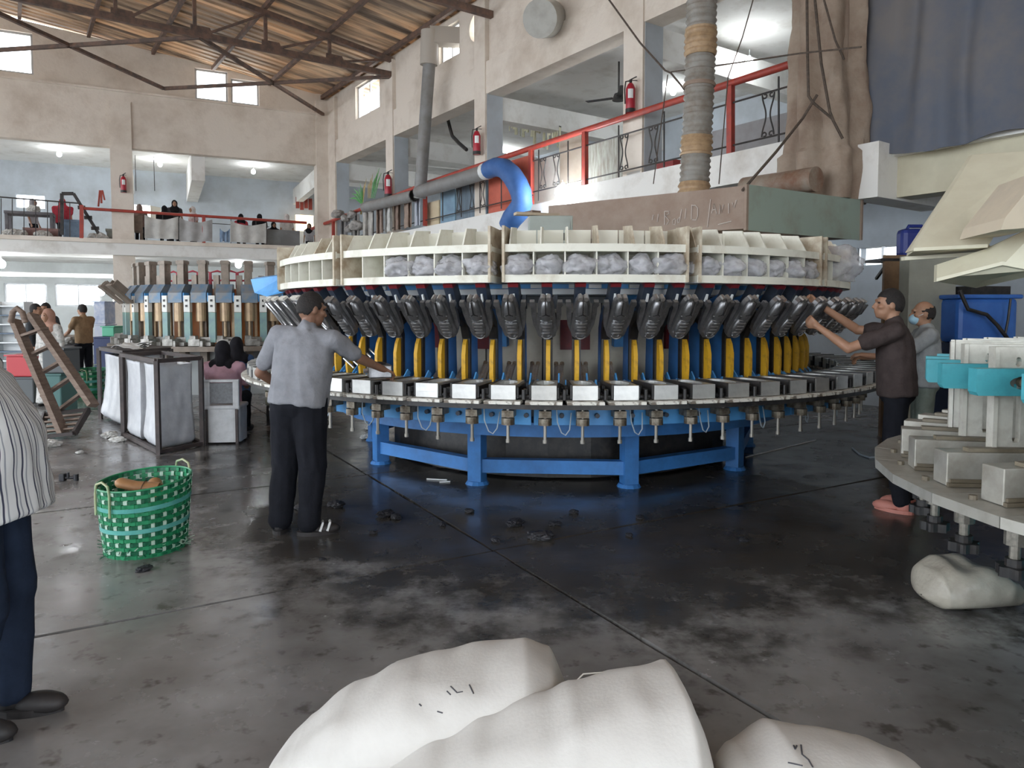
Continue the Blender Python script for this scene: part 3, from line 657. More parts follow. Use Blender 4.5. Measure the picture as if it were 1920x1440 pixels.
# ================================================================== FAR ROTARY PRESS (third machine)
C3 = Vector((-5.75, 15.3, 0)); T30 = math.atan2(-C3.y, -C3.x)
taupe = M('taupe_steel', (.26, .21, .17), (.18, .15, .12), 5, .5, metal=.3)
tan_ = M('tan_cylinder', (.50, .36, .22), (.40, .28, .18), 6, .4, metal=.3)
m3 = thing('post_press', 'taupe rotary press with tall posts and control boxes beneath the back gallery', 'machine', C3)
def P3(name, me, th, **k): return put(name, me, m3, rz=th, **k)
bt = MB(); bt.box((1.95, 0, 1.5), (.14, .13, 2.0)); me_post = bt.mesh('post', taupe)
me_ptop = MB().box((1.95, 0, 2.46), (.17, .16, .06)).box((1.95, .07, 2.38), (.03, .03, .16)).mesh('post_top', taupe)
me_brk = MB().prism([(1.88, 1.72), (2.20, 1.72), (2.20, 1.90), (2.08, 2.06), (1.88, 2.06)], fr_rz, (-.14, .14)).mesh('head_bracket', M('grey_blue_steel', (.24, .25, .26), (.12, .22, .34), 6, .5, metal=.2))
me_bp = MB().box((2.1, .16, 1.82), (.16, .02, .16)).mesh('bracket_plate', lblue)
me_cy3 = MB().cyl((2.08, 0, 1.72), (2.08, 0, 1.38), .09, n=14).cyl((2.08, 0, 1.38), (2.08, 0, 1.1), .03).mesh('ram_cylinder', tan_)
me_ctl = MB().box((2.16, .235, 1.70), (.08, .12, .30)).mesh('control_box', M('panel_white', (.78, .78, .74), None, rough=.5))
me_ctb = MB().box((2.205, .235, 1.76), (.012, .04, .04)).box((2.205, .235, 1.66), (.012, .04, .04)).mesh('control_button', blkm)
me_leg3 = MB().box((2.16, .235, 1.27), (.07, .12, .55)).mesh('control_leg', M('green_grey', (.25, .40, .36), (.2, .3, .33), 4, .5))
me_sp3 = MB().box((1.92, .235, 2.02), (.08, .10, .42)).mesh('back_post', taupe)
mb = MB()
for x, y, z, a, b, c in ((2.3, 0, 1.0, .28, .2, .12), (2.38, .12, .98, .1, .06, .1), (2.22, .2, .97, .2, .1, .06), (2.3, -.05, 1.09, .14, .1, .06), (2.1, .1, 1.02, .2, .2, .14)): mb.box((x, y, z), (a, b, c))
me_mld = mb.mesh('mould_set', M('dull_mould', (.22, .21, .19), (.45, .43, .40), 9, .4, metal=.5))
me_vp = MB().box((1.95, .12, 1.35), (.05, .05, .8)).mesh('guide_bar', tan_)
for k in range(-9, 9):
    th = T30+math.radians(4+11.6*k)
    p = P3('post', me_post, th); put('post_top', me_ptop, p)
    h_ = P3('head_bracket', me_brk, th); put('bracket_plate', me_bp, h_); put('ram_cylinder', me_cy3, h_)
    c_ = P3('control_box', me_ctl, th); put('control_button', me_ctb, c_); put('control_leg', me_leg3, c_)
    P3('back_post', me_sp3, th); P3('mould_set', me_mld, th); P3('guide_bar', me_vp, th)
MB().lathe([(1.5, .84), (2.5, .84), (2.5, .93), (1.5, .93)], 48).build('turntable', taupe, m3)
MB().lathe([(.6, 0), (1.9, 0), (1.9, .84), (.6, .84)], 32).build('base_drum', M('base_grey', (.4, .42, .42), None, rough=.6), m3)
MB().lathe([(.2, .93), (1.3, .93), (1.3, 2.0), (.2, 2.0)], 24).build('core_drum', M('orange_core', (.62, .22, .06), (.5, .18, .06), 3, .5), m3)
for k in range(7):
    th = T30+math.radians(-52+9*k)
    P3('red_cage', MB().tube([(1.55, -.1, 2.0), (1.56, -.1, 2.3), (1.55, .02, 2.33), (1.54, .12, 2.3), (1.55, .12, 2.0)], .02, 6).tube([(1.55, -.1, 2.15), (1.55, .12, 2.15)], .02, 6).mesh('red_cage', M('pink_red', (.62, .08, .12), None, rough=.5)), th)
for k, a in enumerate((-84, -72, -60)):
    th = T30+math.radians(a)
    P3('lifted_plate', MB().bar((2.25, 0, 1.72), (2.62, 0, 2.05), .24, .04, (1, 0, 0)).bar((2.35, -.1, 1.92), (2.55, -.1, 2.1), .03, .12, (1, 0, 0)).bar((2.35, .1, 1.92), (2.55, .1, 2.1), .03, .12, (1, 0, 0)).mesh('lifted_plate', taupe), th)

# ================================================================== DUCTS, HOODS, SHEETS ON THE RIGHT
rust = M('rust_brown', (.24, .17, .13), (.33, .26, .21), 2.5, .7, bump=.2, lo=.35, hi=.7)
green = M('faded_green', (.30, .37, .32), (.24, .24, .19), 1.6, .65, bump=.1, lo=.45, hi=.75)
cA = Vector((2.58, 8.0, 0)); cG = Vector((4.36, 9.1, 0)); dB = Vector((-1.03, .75, 0)).normalized(); dl = 2.6
z0, z1 = 2.47, 2.94
duct = thing('duct_box', 'long rusty sheet-metal duct box with a faded green end above the shelf ring', 'duct', cA+Vector((0, 0, z0)))
qs = [cA, cG, cG+dB*dl, cA+dB*dl]
MB().hexa([q+ZV*z0 for q in qs]+[q+ZV*z1 for q in qs]).build('duct_body', rust, duct, world=True)
gd = (cG-cA).normalized(); gn = Vector((gd.y, -gd.x, 0))
MB().hexa([cA+gn*.012+ZV*(z0-.02), cG+gn*.012+ZV*(z0-.02), cG+ZV*(z0-.02), cA+ZV*(z0-.02), cA+gn*.012+ZV*(z1+.01), cG+gn*.012+ZV*(z1+.01), cG+ZV*(z1+.01), cA+ZV*(z1+.01)]).build('green_end', green, duct, world=True)
MB().bar(cA+ZV*(z0-.02), cA+ZV*(z1+.012), .035, .035, gd).build('corner_angle', rust, duct, world=True)
MB().bar(cG+gn*.01+ZV*(z0-.02), cG+gn*.01+ZV*(z1+.012), .05, .03, gd).build('corner_angle', rust, duct, world=True)
chalk = M('chalk', (.50, .44, .40), None, rough=.9); bn_ = Vector((-dB.y, dB.x, 0)) if Vector((-dB.y, dB.x, 0)).y < 0 else Vector((dB.y, -dB.x, 0))
def onbrown(x, y):
    d_ = ray(1180+x/8, 340+y/8); q_ = cA+bn_*.006; return CAMP+d_*((q_-CAMP).dot(bn_)/d_.dot(bn_))
for st__ in ([(360, 500), (345, 580)], [(435, 490), (420, 610)], [(530, 450), (530, 650)], [(530, 450), (595, 450), (592, 490), (540, 520), (600, 590), (560, 650)], [(690, 560), (655, 580), (650, 640), (690, 650), (695, 570)], [(785, 420), (750, 610)], [(750, 540), (720, 580), (725, 620), (750, 610)], [(850, 410), (835, 560)], [(937, 350), (930, 570)], [(937, 360), (990, 360), (1025, 400), (1025, 520), (1000, 580), (945, 575)], [(1220, 270), (1170, 690)], [(1235, 480), (1270, 340), (1310, 490)], [(1245, 430), (1300, 420)], [(1350, 490), (1360, 350), (1385, 470), (1412, 350)], [(1490, 330), (1490, 480)], [(1545, 320), (1570, 400), (1605, 280)], [(1330, 650), (1530, 600)]):
    MB().tube([onbrown(*p_) for p_ in st__], .006, 5).build('chalk_mark', chalk, duct, world=True)
# rolled pipe lying on the duct
pA = at(1408, 352, 9.5); pB = at(1529, 336, 8.72); m = MB()
n = 20; ax = (pB-pA).normalized()
m.tube([pA-ax*.1, pA, pA.lerp(pB, .5), pB], .145, n, cap=False); m.tube([pB, pB-ax*.02, pA-ax*.1], .125, n, cap=False)
m.tube([pB-ax*.005, pB+ax*.012], [.15, .15], n)
o = m.build('rusty_pipe', M('pipe_rust', (.30, .25, .20), (.20, .10, .06), 3, .6, bump=.2), None, True); tag(o, 'short rusty pipe with a ragged open end lying on the duct box', 'pipe')
# corrugated flexible duct
pts = []; rr = []
for i in range(181):
    f = i/180; pts.append(Vector((2.155+.17*f*f+.03*math.sin(5*f), 8.62, 2.945+4.0*f))); rr.append(.17+.011*math.sin(i*1.9)+.006*nz((0, 0, i), .3))
fd = thing('flexible_duct', 'grey ribbed flexible air duct rising from the duct box', 'duct', pts[0])
MB().tube(pts, rr, 20).build('duct_hose', M('ribbed_duct', (.28, .27, .25), (.20, .17, .14), 5, .6, bump=.15), fd, True, world=True)
for i0_, i1_, c in ((0, 6, 0), (20, 30, 0), (72, 86, 0), (56, 58, 1)):
    MB().tube([pts[i] for i in range(i0_, i1_+1)], [rr[i]+.012 for i in range(i0_, i1_+1)], 20).build('tape_band', M('tan_tape', (.42, .29, .17), (.3, .2, .12), 14, .5) if c == 0 else rust, fd, True, world=True)
# chimney wrapped in cloth
wc = Vector((4.05, 9.36, 2.95)); wrap = thing('wrapped_chimney', 'chimney wrapped in dirty brown cloth tied with rope', 'chimney', wc)
def wsurf(u, v):
    a = 2*PI*u; z = v*4.3; fold = .07*math.sin(a*7+2*nz((0, 0, z), .8)+z*.7)+.05*nz((math.cos(a)*2, math.sin(a)*2, z*.9), 1.5)+.03*nz((math.cos(a)*4, math.sin(a)*4, z*2), 2)
    r = .43+.02*math.sin(z*2)+fold+(.07 if z < .6 else 0)
    return Vector((r*math.cos(a), r*math.sin(a)*.85, z))
MB().surf(wsurf, 96, 80, True).build('cloth', M('dirty_cloth', (.36, .29, .23), (.22, .15, .11), 1.8, .9, bump=.35, bsc=25, lo=.38, hi=.7), wrap, True)
MB().cyl((0, 0, -.01), (0, 0, 4.2), .30, n=20).build('flue', rust, wrap)
rope = M('dark_rope', (.07, .055, .045), (.12, .09, .07), 30, .9)
def rop(pts_, r=.016, par=wrap): return MB().tube(pts_, r, 6).build('rope', rope, par, world=True)
Yq = 8.80
rop([at(1392, 357, 8.0), at(1455, 285, 8.3), at(1505, 222, Yq), at(1532, 178, Yq)])
rop([at(1513, 0, Yq), at(1514, 100, Yq), at(1516, 180, Yq), at(1524, 192, Yq), at(1560, 222, Yq), at(1580, 260, Yq)])
rop([at(1528, 0, Yq), at(1540, 120, Yq), at(1556, 210, Yq), at(1562, 225, Yq)])
rop([at(1545, 0, Yq), at(1566, 75, Yq), at(1583, 112, Yq)], .012)
# hanging dark sheet on the gallery front
def drape(u, v):
    s = rs(1613, 5)+ (rs(1990, 5)-.5-rs(1613, 5))*u; z = 3.47+v*4.2
    t = -.38+.05*math.sin(u*26+nz((u*9, z, 0), .6)*3)+.06*nz((u*12, z*.5, 1), 1)
    return R(s, t, z+(.04*math.sin(u*11) if v < .02 else 0))
o = MB().sheet(drape, 70, 24, .012).build('hanging_sheet', M('grey_blue_sheet', (.10, .115, .15), (.16, .15, .15), 1.1, .8, lo=.4, hi=.65), None, True); tag(o, 'dark grey blue sheet hanging in folds over the gallery front', 'sheet')
# cream hood over the teal press
crm = M('cream_hood', (.66, .63, .49), (.58, .54, .41), 2, .5)
hd = thing('cream_hood', 'large cream sheet-metal hood with a sloped face above the teal press', 'hood', at(1780, 480, 4.5))
def plate(q, nm, d, mat=crm, par=hd):
    q = [at(*a) for a in q]; return MB().hexa(q+[p+d for p in q]).build(nm, mat, par, world=True) if len(q) == 4 else MB().prism([(0, 0)], None, (0, 0))
plate([(1824, 290, 5.0), (1960, 281, 4.7), (1852, 463, 4.15), (1713, 470, 4.3)], 'sloped_panel', Vector((0, .05, 0)))
plate([(1824, 290, 5.0), (1713, 470, 4.3), (1697, 474, 4.75), (1818, 291, 5.3)], 'side_panel', Vector((.02, .02, 0)))
plate([(1697, 481, 4.75), (1697, 488, 4.75), (1856, 478, 4.3), (1856, 471, 4.3)], 'bottom_lip', Vector((0, .05, 0)))
plate([(1713, 471, 4.3), (1852, 464, 4.15), (1862, 472, 4.6), (1700, 481, 4.8)], 'underside', Vector((0, 0, .02)))
plate([(1757, 496, 4.4), (1850, 466, 4.2), (1880, 497, 4.0), (1756, 528, 4.3)], 'lower_cowl', Vector((.03, .08, 0)))
plate([(1850, 466, 4.2), (1960, 415, 3.9), (1960, 512, 3.9), (1880, 497, 4.0)], 'lower_cowl', Vector((.03, .08, 0)))
plate([(1756, 528, 4.3), (1880, 497, 4.0), (1960, 512, 3.9), (1830, 540, 4.6)], 'cowl_floor', Vector((0, 0, .02)))
plate([(1885, 408, 3.7), (1960, 315, 3.7), (1960, 425, 3.7), (1876, 431, 3.7)], 'corner_box', Vector((.1, .5, 0)), M('beige_box', (.60, .52, .40), (.5, .44, .35), 3, .6))
MB().bar(at(1950, 300, 4.8), at(1950, 300, 4.8)+Vector((.2, .3, 4)), .12, .12).build('hood_bracket', crm, hd, world=True)
# blue tank, jerrycan, boards under the right gallery
btk = M('blue_plastic', (.03, .12, .44), (.05, .18, .55), 2, .4)
tk = thing('blue_tank', 'bright blue plastic tank with hoses hanging over its rim', 'tank', at(1850, 660, 7.6)*1.0); tk.location.z = 0
c0 = at(1795, 640, 7.6); c1 = at(1908, 640, 7.6)
MB().span((c0.x, 7.6, 1.22), (c1.x, 8.2, 1.70)).build('tank_body', btk, tk, world=True, bev=.05)
MB().span((c0.x-.03, 7.57, 1.69), (c1.x+.03, 8.23, 1.735)).build('tank_rim', btk, tk, world=True, bev=.015)
MB().span((c0.x-.05, 7.65, 0.0), (c1.x+.4, 8.15, 1.22)).build('tank_stand', M('dark_blue_stand', (.02, .035, .08), (.03, .05, .11), 3, .6), tk, world=True)
MB().tube([at(1800, 545, 7.5), at(1806, 560, 7.5), at(1815, 580, 7.5), at(1850, 590, 7.5), at(1870, 610, 7.5), at(1893, 640, 7.5)], .02, 8).build('hose', blkm, tk, world=True)
MB().tube([at(1895, 560, 7.5), at(1890, 600, 7.5), at(1885, 625, 7.5)], .012, 8).build('hose', blkm, tk, world=True)
MB().box(at(1840, 545, 7.9), (.5, .25, .09), rz=.2).box(at(1830, 538, 7.9), (.2, .1, .1), rz=.5).build('tank_lid', blkm, tk, world=True)
jb = at(1708, 484, 9.0)
jc = thing('jerrycan', 'dark blue jerrycan standing on a bracket shelf beside the cream hood', 'jerrycan', jb)
MB().box((.02, 0, .18), (.36, .2, .36)).build('can_body', M('navy_plastic', (.02, .035, .20), (.03, .05, .26), 3, .4), jc, bev=.06)
MB().tube([(-.06, 0, .35), (-.04, 0, .395), (.12, 0, .395), (.14, 0, .35)], .022, 8).build('can_handle', MATS['navy_plastic'], jc)
sh_ = thing('bracket_shelf', 'black bracket shelf carrying the dark blue jerrycan', 'shelf', jb-ZV*.045)
MB().box((-.05, .1, .018), (.75, .4, .035)).build('board', blkm, sh_); MB().bar((-.3, .25, -.2), (-.3, -.05, .0), .03, .03).build('bracket', blkm, sh_); MB().bar((.2, .25, -.2), (.2, -.05, .0), .03, .03).build('bracket', blkm, sh_)
px0 = at(1702, 600, 7.9); px1 = at(1790, 600, 7.9)
MB().span((px0.x, 7.9, 0), (px1.x, 8.1, 2.17)).build('column', M('grimy_column', (.22, .22, .19), (.30, .30, .25), 1.4, .7), wrl)
o = MB().span((at(1657, 560, 8.9).x, 8.9, 0), (at(1700, 560, 8.9).x, 8.95, 2.25)).build('brown_board', M('brown_board', (.20, .12, .06), (.12, .07, .04), 3, .7)); tag(o, 'tall brown board standing beside the grimy column', 'board')

# ================================================================== PIPES ON THE LEFT OF THE GALLERY
pvc = M('grey_pvc', (.24, .24, .24), (.19, .18, .17), 3, .45)
def Rr(px, py, t):
    d = ray(px, py); q = R0+NR*t; k = (q-CAMP).dot(NR)/d.dot(NR); return CAMP+d*k
def Br(px, py, t):
    d = ray(px, py); q = B0+NB*t; k = (q-CAMP).dot(NB)/d.dot(NB); return CAMP+d*k
vp = thing('exhaust_pipe', 'tall grey plastic exhaust pipe standing up to the roof by the gallery', 'pipe', Rr(787, 368, -.5))
a, b = Rr(787, 372, -.5), Rr(805, 118, -.5)
MB().cyl(a, b, .155, n=16).build('pipe', pvc, vp, True, world=True)
MB().cyl(Rr(804, 122, -.5), Rr(806, 58, -.5), .22, n=16).build('sleeve', M('pale_sleeve', (.45, .41, .36), None, rough=.6), vp, True, world=True)
MB().bar(Rr(806, 68, -.5), Rr(892, 72, .5), .34, .40).build('elbow_box', M('pale_sleeve', (.45, .41, .36)), vp, world=True)
hp = thing('suction_pipe', 'grey plastic pipe along the gallery rail ending in a blue hose', 'pipe', Rr(930, 318, -.55))
MB().tube([Rr(785, 360, -.55), Rr(860, 338, -.55), Rr(925, 318, -.55)], .165, 16).build('pipe', pvc, hp, True, world=True)
MB().tube([Rr(908, 322, -.55), Rr(918, 319, -.55)], .185, 16).build('clamp', MATS['ring_white'], hp, True, world=True)
MB().tube([Rr(*p, -.6) for p in ((915, 319), (930, 313), (946, 316), (960, 329), (970, 345), (977, 362), (979, 380), (972, 396), (960, 410), (952, 424))], [.19, .20, .21, .22, .22, .22, .22, .23, .22, .2], 16).build('blue_hose', M('blue_hose', (.04, .12, .34), (.06, .16, .42), 4, .6), hp, True, world=True)
o = MB().tube([Rr(684, 389, -.5), Rr(776, 367, -.5)], .15, 16, cap=False).tube([Rr(776, 367, -.5), Rr(775.5, 367.2, -.5), Rr(684, 389, -.5)], .125, 16, cap=False).build('loose_pipe', pvc, None, True); tag(o, 'loose open-ended grey pipe lying on the gallery rail', 'pipe')
sp = thing('round_vent', 'round grey ventilator drum fixed high on the gallery beam', 'ventilator', Rr(1040, 35, 0))
MB().cyl(Rr(1012, 35, -.55), Rr(1030, 35, -.1), .36, .36, 24).build('drum', M('vent_grey', (.42, .42, .39), (.34, .33, .3), 3, .6), sp, True, world=True)
MB().cyl(Rr(1030, 35, -.12), Rr(1045, 32, .0), .20, .20, 16).build('mount', blk, sp, True, world=True)
MB().lathe([(.31, -.03), (.37, -.03), (.37, .02), (.31, .02)], 24).at(Matrix.Identity(4)).build('hidden_rim', blk, sp) if False else None
# ================================================================== RAILINGS AND THINGS ON THE GALLERIES
rl = thing('gallery_railing', 'red-topped wrought iron railing along the right gallery', 'railing', Rp(1200, ZS))
MB().tube([Rp(1487, 5.02, -.2), Rp(1097, 5.0, -.2), Rp(800, 4.92, -.2), Rp(585, 4.55, -.2)], .055, 10).build('top_rail', red_p, rl, True, world=True)
for z in (4.72, 4.08): MB().tube([Rp(1487, z, -.2), Rp(1000, z-.02, -.2)], .014, 6).build('bar_rail', blk, rl, world=True)
MB().tube([Rp(1000, 4.0, -.2), Rp(600, 3.9, -.2)], .014, 6).build('bar_rail', blk, rl, world=True)
for p in (1370, 1097, 996, 797, 625): MB().bar(Rp(p, 3.82 if p < 1000 else ZS, -.2), Rp(p, 4.97 if p > 900 else 4.85 if p > 700 else 4.6, -.2), .09, .09, UR).build('rail_post', red_p, rl, world=True)
for p in (1460, 1310, 1245, 1160, 1065, 1010, 940, 900, 865, 830, 760, 700, 660): MB().bar(Rp(p, 3.85, -.2), Rp(p, 4.9 if p > 700 else 4.65, -.2), .02, .02, UR).build('upright', blk, rl, world=True)
def scroll(P, w):
    m = MB()
    for sg in (-1, 1):
        pts = []
        for i in range(25):
            f = i/24; z = 4.10+f*.6; y = sg*(w*(.35+.65*abs(math.cos(f*PI))**2))
            pts.append(P(y, z))
        m.tube(pts, .012, 5)
        for zc, d in ((4.12, 1), (4.68, -1)):
            m.tube([P(sg*w*(.55+.45*math.cos(a)*(1-a/9)), zc+d*w*.45*math.sin(a)*(1-a/9)) for a in [k*.6 for k in range(10)]], .012, 5)
    return m
for p in (1440, 1225, 1170, 1043, 1018, 905, 885, 860):
    s = rs(p, 4.4, -.2); dz = 0 if p > 1000 else -.12
    scroll(lambda y, z: R(s+y, -.2, z+dz), .10).build('scroll', blk, rl, world=True)
rb = thing('gallery_railing', 'thin railing with red top rail and posts along the back gallery', 'railing', Bp(300, 3.78))
MB().tube([Bp(150, 4.66, -.28), Bp(575, 4.58, -.28)], .045, 8).build('top_rail', red_p, rb, True, world=True)
MB().tube([Bp(-20, 4.86, -.28), Bp(152, 4.80, -.28)], .022, 6).build('top_rail', blk, rb, world=True)
for p in (153, 382): MB().bar(Bp(p, 3.76, -.28), Bp(p, 4.75 if p < 200 else 4.6, -.28), .13, .1, UB).build('rail_post', red_p, rb, world=True)
for p in (2, 23, 45, 67, 89, 110, 131): MB().bar(Bp(p, 3.76, -.28), Bp(p, 4.82, -.28), .03, .02, UB).build('upright', blk, rb, world=True)
for p in (275, 305, 330, 365, 433, 480, 500): MB().bar(Bp(p, 3.76, -.28), Bp(p, 4.58, -.28), .025, .02, UB).build('upright', blk, rb, world=True)
MB().tube([Bp(270, 4.42, -.28), Bp(505, 4.38, -.28)], .012, 6).build('bar_rail', blk, rb, world=True)
# cloths hung on the back railing
cl = M('off_white_cloth', (.58, .57, .54), (.46, .45, .43), 4, .9, bump=.2)
def hang(p0, p1, ztop, zb, lab, mat=cl, sag=.12, tt=-.36, seed=0):
    def gfun(u, v):
        p = p0+(p1-p0)*u; z = zb+(ztop-sag*math.sin(PI*u)-zb)*v+.04*nz((u*4, v*3, seed), 1)*(1-v)
        return Bp(p, z, tt-.03*math.sin(u*15+seed)-.04*nz((u*5, v*2, seed), 1))
    o = MB().sheet(gfun, 26, 10, .01).build('hung_cloth', mat, None, True); return tag(o, lab, 'cloth')
hang(271, 334, 4.55, 3.84, 'torn off-white cloth hung over the back railing below two veiled women', seed=1)
hang(336, 398, 4.52, 3.80, 'greyish cloth hung over the back railing behind the red post', M('grey_cloth', (.45, .45, .45), (.38, .37, .36), 4, .9), seed=2)
hang(432, 499, 4.5, 3.82, 'off-white cloth hung over the back railing below two black veils', seed=3)
o = hang(412, 431, 4.25, 3.82, 'blue trousers hung over the back railing', M('denim', (.16, .24, .36), (.25, .33, .44), 5, .9), seed=4)
def slabp(nm, lab, cat, px0, px1, z0, z1, t, mat, th=.04, P=Rp):
    a, b, c, d = P(px0, z0, t), P(px1, z0, t), P(px1, z1, t), P(px0, z1, t); N_ = NR if P is Rp else NB
    o = MB().hexa([a, b, c, d]+[q+N_*th for q in (a, b, c, d)]).build(nm, mat); return tag(o, lab, cat)
slabp('grey_box', 'low grey box wall at the end of the back gallery', 'box', 499, 562, 3.79, 4.33, .0, M('grey_box', (.22, .23, .23), (.17, .17, .17), 2, .7), .5, Bp)
slabp('door_panel', 'salmon red door panel leaning behind the right gallery railing', 'panel', 916, 999, 3.84, 4.90, -.05, M('salmon_red', (.58, .13, .08), (.48, .10, .06), 3, .6))
slabp('board', 'cream board behind the right gallery railing next to the blue board', 'board', 800, 823, 3.83, 4.45, -.05, M('cream_board', (.62, .52, .36), (.55, .45, .3), 3, .7))
slabp('board', 'pale blue board behind the right gallery railing', 'board', 826, 853, 3.83, 4.62, -.05, M('pale_blue_board', (.22, .35, .46), (.18, .28, .38), 3, .7))
slabp('board', 'slatted slate blue board behind the right gallery railing', 'board', 856, 913, 3.83, 4.75, -.04, M('slate_board', (.17, .23, .29), (.12, .15, .18), 4, .7, stretch=(6, 6, .4)))
slabp('board', 'white board behind the scrolls of the right gallery railing', 'board', 1001, 1048, 3.84, 4.86, .3, M('white_board', (.70, .69, .64), (.6, .58, .53), 2, .7))
slabp('cardboard_sheet', 'tall brown cardboard sheet behind the right gallery railing', 'cardboard', 1050, 1090, 3.97, 5.22, .25, M('cardboard', (.40, .34, .28), (.34, .28, .22), 2, .8))
slabp('plank_stack', 'mottled grey boards stacked beside the fire extinguisher column', 'boards', 1102, 1170, 3.97, 4.85, .2, M('mottled_board', (.36, .37, .33), (.22, .20, .17), 5, .8, stretch=(4, 4, .6)), .15)
slabp('long_bench', 'grey parapet bench with dark top on the right gallery', 'bench', 1335, 1478, 3.97, 4.58, .5, M('bench_grey', (.32, .32, .33), (.26, .25, .25), 2, .7), .6)
slabp('red_crate', 'small dark red crate on the edge of the right gallery', 'crate', 1231, 1262, 3.96, 4.13, -.02, M('crate_red', (.34, .05, .05), None, rough=.5), .25)
slabp('white_bowl', 'white tray on the edge of the right gallery', 'tray', 1175, 1200, 3.96, 4.06, -.05, MATS['ring_white'], .2)
for k, (p, w, c) in enumerate(((690, 18, (.5, .48, .45)), (712, 12, (.32, .24, .2)), (728, 14, (.62, .62, .6)), (745, 12, (.28, .2, .16)), (765, 14, (.36, .27, .22)), (783, 10, (.55, .58, .66)), (668, 12, (.24, .23, .22)), (645, 12, (.18, .17, .17)))):
    def gf(u, v, p=p, w=w, k=k): return Rp(p+w*(u-.5), 3.85+.72*v, -.28-.05*math.sin(u*9+k)-.03*nz((u*3, v*4, k), 1))
    o = MB().sheet(gf, 10, 8, .01).build('hung_cloth', M('rag_%d' % k, c, tuple(x*.7 for x in c), 6, .9), None, True)
    tag(o, ['pale grey', 'dark brown', 'white', 'umber', 'tan brown', 'pale lilac', 'charcoal', 'black'][k]+' rag hung on the right gallery railing under the loose pipe', 'rag')
# hanging cream strips in the right gallery
crmst = M('cream_strip', (.72, .70, .52), (.6, .57, .4), 6, .7)
ln = thing('strip_line', 'line hung with narrow cream strips under the right gallery ceiling', 'line', Rr(995, 215, 2.2))
MB().tube([Rr(940, 190, 2.2), Rr(1052, 238, 2.2)], .012, 6).build('line', blk, ln, world=True)
for k in range(26):
    f = k/25; p = Rr(942+108*f, 191+46*f, 2.2); L_ = random.uniform(.28, .75)
    MB().hexa([p+UR*-.03, p+UR*.03, p+UR*.03+NR*.01, p-UR*.03+NR*.01]+[q-ZV*L_+NR*random.uniform(-.05, .05) for q in (p-UR*.02, p+UR*.03, p+UR*.03+NR*.01, p-UR*.02+NR*.01)]).build('strip', crmst, ln, world=True)
# fire extinguishers
fe_red = M('extinguisher_red', (.42, .02, .04), None, rough=.35)
def extinguisher(loc, sc, lab):
    t = thing('fire_extinguisher', lab, 'extinguisher', loc)
    MB().lathe([(0.001, 0), (.075*sc, 0), (.085*sc, .03*sc), (.085*sc, .42*sc), (.05*sc, .5*sc), (.025*sc, .52*sc), (.001, .52*sc)], 16, closed=False).build('bottle', fe_red, t, True)
    MB().lathe([(.087*sc, .0), (.089*sc, .0), (.089*sc, .07*sc), (.087*sc, .07*sc)], 16).build('base_band', blkm, t)
    MB().cyl((0, 0, .51*sc), (0, 0, .58*sc), .025*sc).bar((0, 0, .58*sc), (.10*sc, -.04*sc, .62*sc), .02*sc, .015*sc).bar((0, 0, .57*sc), (.11*sc, -.04*sc, .55*sc), .02*sc, .012*sc).build('valve', blkm, t)
    MB().tube([(0, 0, .56*sc), (-.09*sc, -.02*sc, .54*sc), (-.11*sc, -.03*sc, .4*sc), (-.10*sc, -.03*sc, .15*sc)], .012*sc, 6).build('hose', blkm, t)
    a = math.atan2(-loc[1], -loc[0])
    MB().lathe([(.0865*sc, .24*sc), (.0885*sc, .24*sc), (.0885*sc, .40*sc), (.0865*sc, .40*sc)], 6, a0=a-.55, a1=a+.55).build('paper_label', MATS['ring_white'], t)
    return t
extinguisher(Rr(1182, 212, -.18), 1.0, 'red fire extinguisher on the thick column beside the ceiling fan')
extinguisher(Rr(894, 290, -.2), 1.05, 'red fire extinguisher on the column above the blue hose')
extinguisher(Rr(728, 370, -.2), 1.25, 'red fire extinguisher above the loose grey pipe')
extinguisher(Br(232, 361, -.25), .95, 'red fire extinguisher on the back gallery column')
extinguisher(Br(210, 632, 1.15), 1.25, 'red fire extinguisher on the white post of the ground floor')
# lamps: bare bulbs that give light
bulbm = M('bulb_glow', (.92, .97, 1), None, emit=170)
def bulb(p, lab, r=.075, drop=.12):
    t = thing('bulb', lab, 'bulb', p)
    MB().ell((0, 0, 0), (r, r, r*1.15), 12, 8).build('globe', bulbm, t, True)
    MB().cyl((0, 0, r), (0, 0, r+.05), .03).cyl((0, 0, r+.05), (0, 0, r+.05+drop), .008, n=6).build('holder', MATS['ring_white'], t)
RG = 'bare bulbs under the right gallery ceiling'
for px, py, t, lab in ((1078, 137, 2.2, 'bare bulb under the right gallery ceiling beside the ceiling fan'), (963, 187, 2.0, 'bare bulb above the cream strips'), (1262, 172, 4.0, 'bare bulb low behind the thick column and the ribbed duct'), (1405, 117, 2.6, 'bare bulb between the ribbed duct and the wrapped chimney'), (876, 233, 3.0, 'bare bulb behind the exhaust pipe and the torn strap'), (947, 288, 4.5, 'bare bulb low behind the column above the blue hose')):
    bulb(Rr(px, py, t), lab)
for px, py, t, lab in ((111, 289, 2.5, 'bare bulb over the person in red on the back gallery'), (306, 288, 2.2, 'bare bulb highest under the back gallery ceiling'), (300, 308, 3.0, 'bare bulb hung above the hanging light box'), (475, 322, 2.5, 'bare bulb over the black-veiled women on the back gallery')):
    bulb(Br(px, py, t), lab)
bulb(Rr(1055, 362, -.35), 'large bright lamp on the white gallery edge by the blue hose', .15, .05)
bulb(Br(190, 548, 1.0), 'bare bulb over the striding man by the ground floor windows', .10)
bulb(Br(2, 495, .8), 'bare bulb under the back gallery slab near the wooden pallet', .12)
bulb(Br(447, 496, 1.2), 'glaring bulb above the posts of the far press', .11)
wcup = thing('white_cup', 'white flared cup on the far press beside the head of the man in grey', 'cup', at(511, 572, 13.1))
